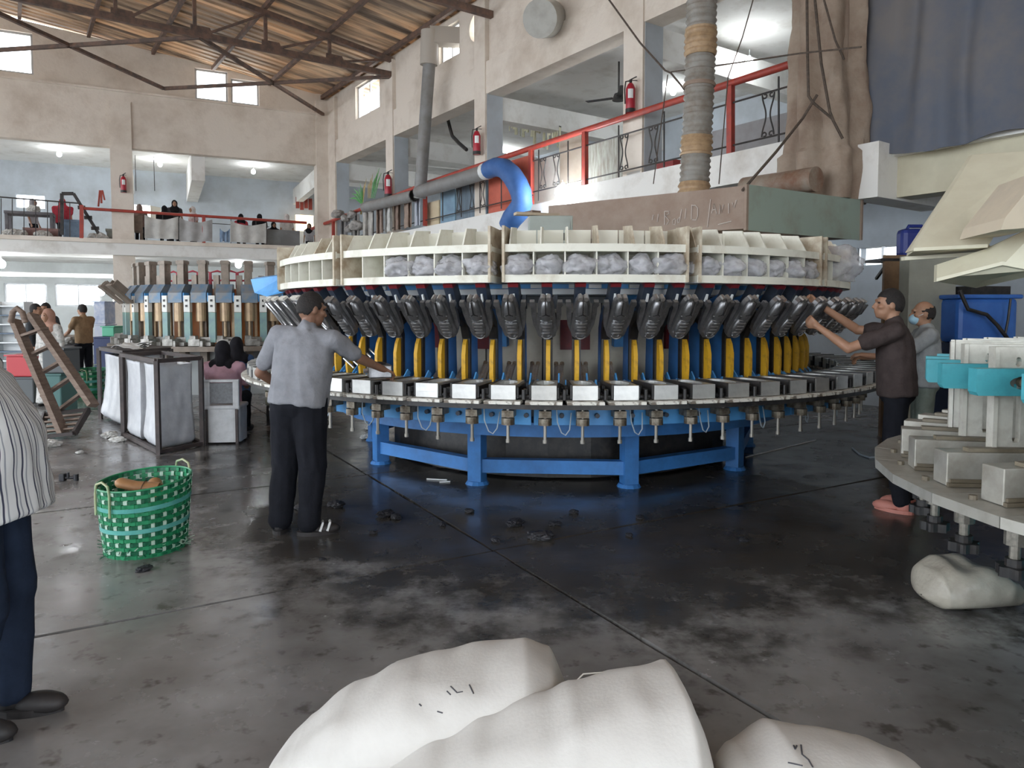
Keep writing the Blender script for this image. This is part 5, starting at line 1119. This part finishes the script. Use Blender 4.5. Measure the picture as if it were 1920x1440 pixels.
# ================================================================== THINGS ON THE FLOOR
wp = M('woven_sack', (.62, .60, .57), (.55, .53, .50), 3, .75, bump=.06, bsc=90)
wov = M('milky_plastic', (.62, .63, .65), (.50, .51, .54), 5, .4, bump=.15)
def sack(name, lab, y0, W_, hs_, seed, mat=wp, n=(96, 44), skew=0.0, loc=None, rz=0.0, sag=1.0):
    """a filled sack lying on the floor: height profile hs_ = [(x, h)...] along its length, rounded square section"""
    xs = [a for a, _ in hs_]; hm_ = max(b for _, b in hs_)
    def hh(x):
        for (a, p), (b, q) in zip(hs_, hs_[1:]):
            if a <= x <= b:
                f = (x-a)/(b-a); f = f*f*(3-2*f)*.5+f*.5; return p+(q-p)*f
        return hs_[-1][1]
    cx = (xs[0]+xs[-1])/2; L_ = xs[-1]-xs[0]
    def gfun(u, v):
        uu = u+.06*math.sin(2*PI*u)*-1; x = xs[0]+L_*uu; h = hh(x); e = min(1, (min(uu, 1-uu)/.10))**.5 if min(uu, 1-uu) < .10 else 1
        a = 2*PI*v; c_, s_ = math.cos(a), math.sin(a); c_ = abs(c_)**.75*(1 if c_ > 0 else -1); s_ = abs(s_)**.8*(1 if s_ > 0 else -1)
        y = W_/2*(.45+.55*(h/hm_))*max(e, .04)*c_+skew*(x-cx); z = h*(.5+.5*s_*max(e, .06))
        k_ = (.012*nz((x*2.6, y*3, z*3), 1, seed)+.005*nz((x*11, y*11, z*8), 1, seed+2)-.010*abs(nz((x*3.2, y*5, z*4), 1.1, seed+5)))*e*sag
        return Vector((x-cx, y+k_*c_, max(0.0, z+k_*(1+s_)*.8)))
    o = MB().surf(gfun, n[0], n[1]).build(name, mat, None, True); o.location = loc if loc else (cx, y0, 0); o.rotation_euler = (0, 0, rz); return tag(o, lab, 'sack')
s1 = sack('sack', 'big white woven sack with tied string, lying behind the other foreground sack', 2.30, .55, [(-.80, .10), (-.74, .15), (-.545, .295), (-.324, .385), (-.10, .42), (.043, .445), (.136, .41), (.20, .33), (.23, .2)], 3)
s2 = sack('sack', 'big white woven sack with a raised corner lying in front of the tied sack', 1.98, .58, [(-.62, .06), (-.5, .14), (-.21, .29), (-.09, .35), (.10, .42), (.175, .46), (.364, .51), (.478, .525), (.53, .47), (.575, .30), (.59, .2)], 9)
s3 = sack('sack', 'white woven sack with pen marks, lying apart from the two big sacks', 1.80, .5, [(.50, .2), (.56, .33), (.61, .385), (.71, .45), (.82, .44), (.95, .41), (1.05, .37), (1.2, .22), (1.28, .1)], 14)
st_ = M('thread', (.5, .47, .42), None, rough=.9)
a = at(1070, 1288, 2.12)
MB().tube([a+Vector(p)*1 for p in ((0, 0, 0), (.04, .02, .03), (.10, .02, .035), (.12, 0, .015), (.05, -.01, .0), (.09, .02, .02))], .0025, 5).build('string', st_, s1, world=True)
pm = M('pen_ink', (.06, .06, .07), None, rough=.8)
# plastic sack under the teal press
s4 = sack('plastic_sack', 'crumpled translucent plastic sack under the star knobs of the teal press', 0, .40, [(0, .10), (.05, .19), (.14, .24), (.25, .25), (.36, .22), (.46, .15), (.52, .08)], 21, M('cloudy_plastic', (.40, .37, .31), (.32, .29, .24), 6, .35, bump=.3), (48, 32), 0, onz(1812, 1128, 0), math.radians(6), 2.2)
from mathutils.bvhtree import BVHTree
def ink(sk, strokes):
    L_ = Vector(sk.location); bv = BVHTree.FromPolygons([v.co+L_ for v in sk.data.vertices], [tuple(p.vertices) for p in sk.data.polygons])
    for st in strokes:
        pts_ = []
        for (xa, ya), (xb, yb) in zip(st, st[1:]):
            for k in range(5):
                h_ = bv.ray_cast(CAMP, ray(xa+(xb-xa)*k/4, ya+(yb-ya)*k/4).normalized())
                if h_[0]: pts_.append(h_[0])
        if len(pts_) > 2: MB().tube(pts_, .0022, 5).build('pen_mark', pm, sk, world=True)
ink(s3, [[(1488, 1398), (1491, 1405), (1494, 1398)], [(1502, 1397), (1504, 1415), (1516, 1425), (1524, 1439)], [(1478, 1430), (1505, 1436)]])
ink(s1, [[(845, 1287), (857, 1299), (868, 1297)], [(880, 1284), (888, 1301)], [(838, 1296), (845, 1303)], [(786, 1320), (790, 1324)], [(820, 1334), (830, 1337)]])
# ---- woven green basket
gA = M('green_strip', (.015, .20, .085), (.02, .26, .11), 12, .4); gB = M('dark_green_strip', (.008, .10, .05), (.012, .14, .07), 12, .4); gC = M('pale_strip', (.45, .60, .50), (.35, .5, .4), 20, .4); gT = M('turquoise_strip', (.08, .33, .30), (.12, .42, .36), 7, .4)
def basket(lab, loc, R_, Hh, rz=0.0, nv=44, nh=16, detail=True):
    t = thing('woven_basket', lab, 'basket', loc, rz)
    rad = lambda z, a: R_*(.86+.14*z/Hh)*(1+.03*math.sin(2*a+.6)+.012*math.sin(3*a))
    def ztop(a): return Hh*(1+.05*math.cos(a-.8))
    for k in range(nh):
        z0_ = Hh*k/nh; z1_ = Hh*(k+.86)/nh; band = k in ((6, 11) if nh > 12 else (3, 6)); 
        vs = []; n_ = nv*2
        for i in range(n_):
            a = 2*PI*(i+.5)/n_; off = (.003 if (i//2+k) % 2 == 0 else -.003)*(1 if not band else 0)+(.008 if band else 0)
            for zz in (z0_, z1_ if not band else z1_+.004): r = rad(zz, a)+off; vs.append(Vector((r*math.cos(a), r*math.sin(a), zz*ztop(a)/Hh)))
        fs = [(2*i, 2*((i+1) % n_), 2*((i+1) % n_)+1, 2*i+1) for i in range(n_)]
        o = MB().add(vs, fs).build('band' if band else 'weft_strip', gT if band else (gB if k % 2 else gA), t); so = o.modifiers.new('so', 'SOLIDIFY'); so.thickness = .003
    for i in range(nv):
        a = 2*PI*i/nv; vs = []; w = .30*2*PI/nv
        zs = [(Hh*(j+e_)/nh, j) for j in range(nh) for e_ in (.04, .82)]
        for zz, j in zs:
            off = -.005 if (i+j) % 2 else .007
            for q in (-w, w): r = rad(zz, a)+off; vs.append(Vector((r*math.cos(a+q), r*math.sin(a+q), zz*ztop(a)/Hh)))
        o = MB().add(vs, [(2*j, 2*j+1, 2*j+3, 2*j+2) for j in range(2*nh-1)]).build('warp_strip', gC if i % 2 else gA, t); so = o.modifiers.new('so', 'SOLIDIFY'); so.thickness = .003
    MB().tube([Vector((rad(Hh, a)*math.cos(a), rad(Hh, a)*math.sin(a), ztop(a))) for a in [2*PI*i/48 for i in range(49)]], .007, 6).build('rim', gA, t, True)
    MB().lathe([(.001, .008), (R_*.85, .008), (R_*.85, .014), (.001, .014)], 24, closed=False).build('bottom', gB, t)
    for a in (-2.45, .72):
        c = Vector((rad(Hh, a)*math.cos(a), rad(Hh, a)*math.sin(a), ztop(a))); tg = Vector((-math.sin(a), math.cos(a), 0))
        MB().tube([c-tg*.075-ZV*.16, c-tg*.075-ZV*.02, c-tg*.06+ZV*.035, c+ZV*.055, c+tg*.06+ZV*.035, c+tg*.075-ZV*.02, c+tg*.075-ZV*.16], .008, 8).build('handle', M('straw_handle', (.40, .42, .25), (.2, .35, .18), 9, .5), t, True)
    if detail:
        for i in range(90):
            a = random.uniform(0, 2*PI); zz = random.uniform(.0, Hh*.16); r = rad(zz, a)+.003; c = Vector((r*math.cos(a), r*math.sin(a), zz+.004)); d = Vector((math.cos(a+random.uniform(-.6, .6)), math.sin(a+random.uniform(-.6, .6)), random.uniform(-.5, .6))).normalized()*random.uniform(.02, .05); e_ = c+d; e_.z = max(.003, e_.z)
            MB().bar(c, e_, .008, .002).build('frayed_end', gC if i % 3 == 0 else gB, t)
    return t
bk = onz(270, 1030, 0); basket('green woven plastic basket with two turquoise bands and frayed base on the floor', (bk.x, bk.y+.03, 0), .275, .46, 0.35)
basket('green woven basket with wide rim beside the far group of people', (onz(155, 748, 0)+Vector((0, .25, 0))), .30, .50, 1.0, 28, 10, False)
tanl = M('tan_leather', (.42, .22, .10), (.34, .17, .08), 6, .5)
for k, (dx, dy, dz, rz_, lab) in enumerate(((-.03, -.02, .41, .15, 'tan leather shoe upper sticking out of the green basket'), (.07, .03, .36, 2.2, 'tan leather upper rolled inside the green basket'))):
    m = MB()
    def sf(u, v):
        a = 2*PI*v; r = .052*min(1, (u/.12))**.5 if u < .12 else .052-.012*max(0, u-.55)/.45
        return Vector((-.15+.27*u, r*math.cos(a)*(.95+.1*u), r*math.sin(a)*(.62 if u < .5 else .62+.5*(u-.5))+.05*max(0, u-.45)**1.2))
    o = m.sheet(sf, 20, 16, .004).build('shoe_upper', tanl, None, True); o.location = (bk.x+dx, bk.y+.03+dy, dz); o.rotation_euler = (.1, .28 if k == 0 else -.2, rz_); tag(o, lab, 'shoe upper')
    MB().tube([Vector((.03, .05*math.cos(a), .012+.036*math.sin(a))) for a in [x*.628 for x in range(0, 11)]], .003, 5).build('trim', M('dark_trim', (.12, .07, .04), None, rough=.6), o)
# ---- steel frame with hanging plastic sacks
fr_ = M('frame_steel', (.045, .035, .035), (.08, .06, .055), 7, .6)
fa, fb, fc_ = onz(298, 852, 0), onz(380, 836, 0), onz(232, 818, 0)
FR = thing('sack_stand', 'dark angle-iron frame holding open white plastic sacks', 'frame', fa)
fd2 = fb+(fc_-fa); ht = 1.02
for q in (fa, fb, fc_, fd2): MB().bar(q, q+ZV*ht, .045, .045, (0, 1, 0)).build('post', fr_, FR, world=True)
for a, b in ((fa, fb), (fb, fd2), (fd2, fc_), (fc_, fa)):
    MB().bar(a+ZV*ht, b+ZV*ht, .045, .045).build('top_bar', fr_, FR, world=True); MB().bar(a+ZV*.03, b+ZV*.03, .045, .04).build('foot_bar', fr_, FR, world=True)
def hsack(q, nm, lab, seed, ht_=.96, bulge=.10):
    """open sack hung from its four upper corners"""
    cx = sum((Vector(a) for a in q), Vector())/4
    def gf(u, v):
        f = (u*4) % 4; i = int(f) % 4; p = Vector(q[i]).lerp(Vector(q[(i+1) % 4]), f-int(f)); d = p-cx; z = .035+(ht_-.035)*v
        s_ = .93-.10*math.sin(PI*v*.9)+bulge*(1-v)*.9; s_ *= 1+.05*nz((d.x*4, d.y*4, z*2.2), 1.2, seed)+.03*nz((d.x*9, d.y*9, z*5), 1.5, seed)
        if v < .08: s_ *= .82+2.2*v
        return Vector((cx.x+d.x*s_, cx.y+d.y*s_, z+.01*nz((u*20, 0, 0), 1, seed)*v))
    o = MB().surf(gf, 64, 26, True).build(nm, wov, None, True); so = o.modifiers.new('so', 'SOLIDIFY'); so.thickness = .004; tag(o, lab, 'sack')
    return o, cx
m0, m1 = fa.lerp(fb, .02), fa.lerp(fc_, .02)
mid = lambda k: fa.lerp(fc_, k); mid2 = lambda k: fb.lerp(fd2, k)
hsack([fa.lerp(fd2, .04), fa.lerp(fb, .90)+(fc_-fa)*.04, fb.lerp(fa, .1)+(fc_-fa)*.46, fa+(fc_-fa)*.46+(fb-fa)*.04], 'plastic_sack', 'milky plastic sack hung at the front corner of the iron frame', 31)
hsack([fa+(fc_-fa)*.54+(fb-fa)*.04, fb.lerp(fa, .1)+(fc_-fa)*.54, fd2.lerp(fc_, .1)-(fc_-fa)*.03, fc_.lerp(fd2, .04)-(fc_-fa)*.03], 'plastic_sack', 'milky plastic sack hung at the rear corner of the iron frame', 37)
# second frame behind, with table top
ga_, gb_ = onz(222, 812, 0)+Vector((0, .15, 0)), onz(305, 795, 0)+Vector((.0, .3, 0)); gc_ = ga_+(fc_-fa)*.9; gd_ = gb_+(fc_-fa)*.9
F2 = thing('sack_stand', 'dark iron frame with a tray of paper on top behind the sack frame', 'frame', ga_)
for q in (ga_, gb_, gc_, gd_): MB().bar(q, q+ZV*1.03, .045, .045, (0, 1, 0)).build('post', fr_, F2, world=True)
MB().hexa([q+ZV*1.0 for q in (ga_, gb_, gd_, gc_)]+[q+ZV*1.05 for q in (ga_, gb_, gd_, gc_)]).build('tray', fr_, F2, world=True)
hsack([ga_.lerp(gd_, .04), gb_.lerp(gc_, .04), gd_.lerp(ga_, .04), gc_.lerp(gb_, .04)], 'plastic_sack', 'full white plastic sack hanging under the paper tray', 41, .95, .2)
for k in range(4):
    c = ga_.lerp(gd_, .25+.16*k)+ZV*(1.052+.004*k)
    o = MB().sheet(lambda u, v, c=c, k=k: c+Vector(((u-.5)*.34, (v-.5)*.26, .02*math.sin(u*5+k)+.03*nz((u*3, v*3, k), 1)+.02)), 8, 8, .003).build('paper_sheet', MATS['ring_white'], None, True)
    tag(o, 'loose sheet of white paper on the iron tray', 'paper', 'papers on the iron tray')
# chair with white cover
ch = onz(416, 833, 0); CH = thing('covered_chair', 'chair under a white sack cover with a grey mesh back behind the pink tunic', 'chair', ch, math.radians(6))
wcv = cloth('white_cover', (.60, .61, .62), .85)
def cv(u, v):
    a = 2*PI*u; r = 1/max(abs(math.cos(a)), abs(math.sin(a))); r = min(r, 1.25)
    return Vector((.20*r*math.cos(a)*(1+.03*nz((a*2, v*3, 0), 1)), .21+.20*r*math.sin(a), .02+.42*v+.012*math.sin(a*4)*v))
MB().surf(cv, 48, 12, True).build('seat_cover', wcv, CH, True)
MB().box((0, .21, .43), (.42, .42, .05)).build('seat', wcv, CH, bev=.02)
MB().box((0, .03, .60), (.26, .03, .24)).build('mesh_panel', M('grey_mesh', (.20, .21, .22), (.15, .15, .16), 40, .7), CH)
for sx in (-1, 1): MB().box((sx*.165, .03, .60), (.075, .045, .32)).build('back_cover', wcv, CH, bev=.015); MB().bar((sx*.17, .4, 0), (sx*.17, .4, .42), .03, .03).build('leg', fr_, CH); MB().bar((sx*.17, .02, 0), (sx*.17, .02, .42), .03, .03).build('leg', fr_, CH)
MB().bar((-.2, .03, .745), (.2, .03, .745), .045, .03).build('top_cover', wcv, CH)
# green crate table behind the grey man
gt = thing('worn_cabinet', 'worn pale green cabinet with tangled wires behind the man in grey', 'cabinet', Vector((-3.2, 9.8, 0)))
MB().span((-.19, 0, .26), (.30, .5, .70)).build('body', M('worn_green', (.30, .36, .27), (.44, .42, .36), 5, .6, lo=.45, hi=.65), gt, bev=.04); MB().span((-.17, .02, 0), (.28, .48, .26)).build('plinth', blkm, gt)
for k in range(5): MB().tube([(-.12+.08*k, -.01, .72), (-.08+.08*k, -.05, .68-.02*k), (.0+.05*k, -.05, .60+.02*k), (.1+.03*k, -.02, .66), (.2, .05, .74)], .007, 5).build('wire', M('brown_wire', (.14, .07, .05), None, rough=.6), gt)
MB().box((.0, .2, .86), (.36, .3, .30)).build('motor_box', M('grey_motor', (.30, .31, .31), (.2, .2, .2), 8, .5, metal=.3), gt, bev=.03)
# wooden pallet rack tilted at the left
wood = M('old_wood', (.16, .11, .085), (.24, .18, .14), 6, .8, stretch=(1, 1, 6))
PR = thing('wooden_trolley', 'tilted dark wooden slatted trolley with a hooked handle', 'trolley', onz(120, 818, 0))
Yt = 8.9
for a, b in (((28, 600), (120, 815)), ((60, 590), (175, 760))): MB().bar(at(*a, Yt+.3), at(*b, Yt-.1), .06, .15, (0, 1, 0)).build('rail', wood, PR, world=True)
for k in range(5):
    f = .15+.17*k; MB().bar(at(28+92*f-6, 600+215*f, Yt+.25), at(60+115*f+6, 590+170*f, Yt+.2), .03, .14, (0, 1, 0)).build('slat', wood, PR, world=True)
A1, A2, A3, A4 = at(72, 820, Yt-.1), at(140, 812, Yt-.2), at(166, 768, Yt+.2), at(86, 775, Yt+.3)
for a, b in ((A1, A2), (A2, A3), (A3, A4), (A4, A1)): MB().bar(a, b, .04, .07, (0, 1, 0)).build('tray_edge', M('dark_wood', (.04, .03, .028), None, rough=.7), PR, world=True)
for k in range(4):
    f = .2*(k+1); MB().bar(A1.lerp(A4, f), A2.lerp(A3, f), .05, .02, (0, .5, 1)).build('tray_slat', wood, PR, world=True)
MB().tube([at(20, 605, Yt), at(24, 585, Yt), at(32, 578, Yt), at(42, 586, Yt), at(48, 605, Yt)], .035, 8).build('hooked_handle', wood, PR, True, world=True)
# far-left furniture
def fbox(nm, lab, cat, px0, px1, z0_, z1_, Y, D, mat, legs=False, parts=()):
    x0_, x1_ = at(px0, 600, Y).x, at(px1, 600, Y).x; t = thing(nm, lab, cat, ((x0_+x1_)/2, Y+D/2, 0))
    w = x1_-x0_
    if legs:
        MB().box((0, 0, z1_-.02), (w, D, .04)).build('top', mat, t)
        for sx in (-1, 1):
            for sy in (-1, 1): MB().box((sx*(w/2-.04), sy*(D/2-.04), (z1_-.04)/2), (.05, .05, z1_-.04)).build('leg', fr_, t)
    else:
        MB().box((0, 0, (z0_+z1_)/2), (w, D, z1_-z0_)).build('body', mat, t, bev=.02); MB().box((0, 0, z1_+.012), (w+.04, D+.04, .025)).build('lid', mat, t)
    return t
fbox('work_table', 'dark work table with white pieces beside the ochre-shirted man', 'table', 104, 138, 0, .86, 15.0, .7, M('dark_table', (.05, .045, .045), None, rough=.6), True)
o = put('white_piece', bag_mesh(81, .25, .2, .13, 'white_piece'), None, (at(124, 640, 15.3).x, 15.35, .865)); o.data.materials.clear(); o.data.materials.append(cl); tag(o, 'pile of white pieces on the dark work table', 'cut piece')
fbox('blue_bin', 'dark navy bin standing against the white post', 'bin', 173, 212, 0, .95, 16.6, .6, M('bin_navy', (.03, .045, .12), (.04, .06, .15), 3, .6))
fbox('green_crate', 'bright green crate with lid on top of the navy bin', 'crate', 190, 213, .985, 1.2, 16.65, .5, M('crate_green', (.10, .45, .28), None, rough=.5))
for k in range(3): fbox('blue_parcel', ['lowest', 'middle', 'topmost'][k]+' pale blue parcel of the stack beside the red extinguisher', 'parcel', 176, 197, [0, .62, 1.24][k]+.0, [.59, 1.21, 1.8][k], 18.5, .5, M('parcel_%d' % k, [(.38, .44, .62), (.50, .55, .68), (.36, .42, .58)][k], (.6, .62, .68), 6, .7))
sv_ = thing('white_shelf', 'tall white shelf unit with dark board edges beneath the ground floor window', 'shelf', at(28, 700, 17.5)*1); sv_.location.z = 0
for k in range(8): MB().box((0, 0, .15+.22*k), (.75, .35, .03)).build('board', MATS['ring_white'] if k % 2 else M('shelf_dark', (.12, .16, .22), None), sv_)
for sx in (-1, 1): MB().box((sx*.38, 0, .9), (.03, .35, 1.8)).build('side', MATS['ring_white'], sv_)
MB().box((0, .16, .9), (.75, .02, 1.8)).build('back', MATS['ring_white'], sv_)
gcr = fbox('grey_crate', 'dark grey crate on top of the teal one before the floral tunic', 'crate', 76, 117, .62, .98, 10.9, .42, M('crate_grey', (.10, .11, .115), None, rough=.6))
fbox('teal_crate', 'dark teal tall crate under the grey crate', 'crate', 80, 110, 0, .59, 10.9, .42, M('crate_teal', (.07, .16, .15), None, rough=.6))
fbox('red_crate', 'red plastic crate behind the wooden trolley', 'crate', 8, 60, .45, .8, 12.2, .5, M('crate_red2', (.50, .05, .06), None, rough=.5)); fbox('dark_crate', 'dark crate under the red plastic crate', 'crate', 8, 58, 0, .42, 12.2, .5, MATS['crate_grey'])
# debris on the floor
dbm = blkr
def debris(px, py, s_, k, lab, mat=dbm):
    p = onz(px, py, 0); o = put('scrap', bag_mesh(200+k, .06*s_, .045*s_, .022*s_, 'scrap'), None, p+ZV*.0005, k*1.3); o.data.materials.clear(); o.data.materials.append(mat); return tag(o, lab, 'scrap', 'black rubber scraps on the floor' if mat is dbm else 'pale scraps on the floor')
for k, (px, py, s_) in enumerate(((1015, 1010, 1.5), (965, 985, 1.3), (630, 950, 1.3), (722, 968, 1.2), (742, 972, .9), (1075, 962, .7), (1200, 972, .7), (565, 955, 1.0), (270, 1070, .8), (930, 1015, .6), (1040, 985, .8), (830, 985, .6), (1665, 940, .9), (1395, 1015, .7), (880, 960, .7), (605, 1050, .4), (1180, 1005, .5), (700, 1000, .5))):
    debris(px, py, s_, k, 'black rubber scrap lying on the oily floor')
for k, (px, py, s_) in enumerate(((688, 822, 1.6), (700, 806, 1.9), (90, 838, 2.2), (205, 820, 2.0), (222, 828, 1.6), (150, 850, .8))):
    debris(px, py, s_, 30+k, 'white scrap lying on the floor', cl)
sc1 = thing('black_fitting', 'black T-shaped plastic fitting lying on the bare floor', 'fitting', onz(128, 902, 0))
MB().cyl((-.05, 0, .03), (.06, .02, .03), .014).build('bar', blkr, sc1); MB().box((-.05, 0, .035), (.05, .05, .07)).build('block', blkr, sc1, bev=.008); MB().cyl((.06, .02, .0), (.06, .02, .06), .022).build('wheel', blkr, sc1); MB().cyl((0, 0, .03), (.0, .0, .08), .012).build('stub', blkr, sc1)
for a, b, lab in (((800, 898), (838, 900), 'thin white stick on the floor under the machine'), ((824, 904), (844, 903), 'short white stick beside the longer one under the machine'), ((1398, 857), (1530, 825), 'long pale rod on the floor beneath the moulding ring')):
    o = MB().cyl(onz(*a, .006), onz(*b, .006), .006).build('stick', MATS['ring_white']); tag(o, lab, 'stick')
# ================================================================== SMALL THINGS BEHIND THE RING
lf = M('palm_green', (.05, .28, .07), (.12, .38, .08), 8, .5); lf2 = M('palm_dry', (.45, .34, .14), (.35, .25, .1), 8, .6)
pl_ = thing('palm_plant', 'plastic palm with green and yellowed fronds behind the loose grey pipe', 'plant', Rr(672, 388, -.1))
for k in range(16):
    f = k/15; tip = (655+4.0*k, 372-3.2*k-6*(k % 3)); base = (680, 384) if k < 9 else (690+2*(k-9), 372)
    a, b = Rr(*base, -.1), Rr(*tip, -.15+.05*(k % 4)); mid_ = a.lerp(b, .55)+ZV*.10
    d_ = (b-a).cross(NR).normalized()*.035
    MB().hexa([a-d_*.3, a+d_*.3, a+d_*.3+NR*.006, a-d_*.3+NR*.006, mid_-d_, mid_+d_, mid_+d_+NR*.006, mid_-d_+NR*.006]).hexa([mid_-d_, mid_+d_, mid_+d_+NR*.006, mid_-d_+NR*.006, b-d_*.1, b+d_*.1, b+d_*.1+NR*.006, b-d_*.1+NR*.006]).build('frond', lf2 if k in (7, 8, 9, 10, 11) else lf, pl_, world=True)
MB().cyl(Rr(678, 384, -.1), Rr(677, 402, -.1), .03).build('stem', lf2, pl_, world=True)
for k, (px, py, r) in enumerate(((634, 402, .22), (648, 410, .17), (660, 403, .2), (669, 424, .24), (655, 430, .18))):
    p = Rr(px, py, -.35); o = put('bundle', bag_mesh(300+k, r, r*.8, r*.7, 'bundle'), None, p-ZV*r*.5, k); o.data.materials.clear(); o.data.materials.append(M('bundle_grey', (.42, .40, .38), (.2, .19, .18), 5, .9))
    for q in o.data.polygons: q.use_smooth = True
    tag(o, 'grey cloth bundle tied to the right gallery railing near the corner', 'bundle', 'cloth bundles on the right gallery railing')
mc_top = 2.042
def topbox(nm, lab, cat, px0, px1, py0, py1, Y, D, mat, tilt=0.0):
    a, b = at(px0, py0, Y), at(px1, py1, Y); t = thing(nm, lab, cat, ((a.x+b.x)/2, Y+D/2, mc_top))
    h_ = max(a.z, b.z)-mc_top; MB().box((0, 0, h_/2), (abs(b.x-a.x), D, h_)).build('body', mat, t, bev=.01)
    MB().box((0, -D/2-.006, h_*.5), (abs(b.x-a.x)*.86, .012, h_*.8)).build('door', mat, t); MB().box((abs(b.x-a.x)*.3, -D/2-.02, h_*.6), (.02, .02, .08)).build('handle', blk, t)
topbox('control_cabinet', 'grey green control cabinet on the top deck of the moulding machine', 'cabinet', 992, 1074, 404, 432, 8.2, .45, M('cabinet_green', (.36, .40, .37), (.3, .33, .3), 2, .6))
cz = at(1030, 404, 8.2).z
for k, (a, b) in enumerate((((966, 398, 8.2), (1046, 404, 8.35)), ((984, 402, 8.5), (1006, 396, 8.3)))):
    p, q = at(*a), at(*b); p.z = cz+.02+.035*k; q.z = cz+.02+.035*k
    o = MB().bar(p, q, .12, .03).build('plank', M('pale_plank', (.52, .44, .33), (.42, .34, .25), 5, .7) if k == 0 else wood); tag(o, ['pale', 'dark'][k]+' plank lying across the grey green control cabinet', 'plank')
hh_ = thing('dark_hatch', 'dark hinged hatch with a prop standing open on the top deck', 'hatch', at(905, 432, 7.6)); hh_.location.z = mc_top
c0 = at(880, 436, 7.4); c1 = at(935, 428, 7.4)
MB().hexa([Vector((c0.x, 7.3, mc_top)), Vector((c1.x, 7.3, mc_top)), Vector((c1.x, 7.9, mc_top+.13)), Vector((c0.x, 7.9, mc_top+.13)), Vector((c0.x, 7.3, mc_top+.02)), Vector((c1.x, 7.3, mc_top+.02)), Vector((c1.x, 7.9, mc_top+.15)), Vector((c0.x, 7.9, mc_top+.15))]).build('lid', blk, hh_, world=True)
MB().bar(Vector((c1.x, 7.75, mc_top)), Vector((c1.x+.01, 7.75, mc_top+.36)), .05, .05).bar(Vector((c1.x, 7.75, mc_top+.36)), Vector((c1.x+.16, 7.75, mc_top+.38)), .04, .04).build('prop', steel_r, hh_, world=True)
o = MB().tube([onz(1598, 840, .01), onz(1612, 852, .01), onz(1630, 858, .01), onz(1650, 857, .01), onz(1672, 850, .01)], .01, 6).build('floor_hose', MATS['pale_hose']); tag(o, 'short pale hose curving over the floor between the two machines', 'hose')
# scattered wall fittings on the back gallery
for px, py, lab in ((190, 372, 'red rag hooked on the cream wall strip of the back gallery'),):
    p = Br(px, py, .42); t = thing('hung_rag', lab, 'rag', p)
    for k in range(3): MB().bar(p+Vector((.04*k-.04, 0, .25)), p+Vector((.1*k-.1, 0, -.25+.1*k)), .05, .03).build('strip', MATS['rag_red'], t, world=True)
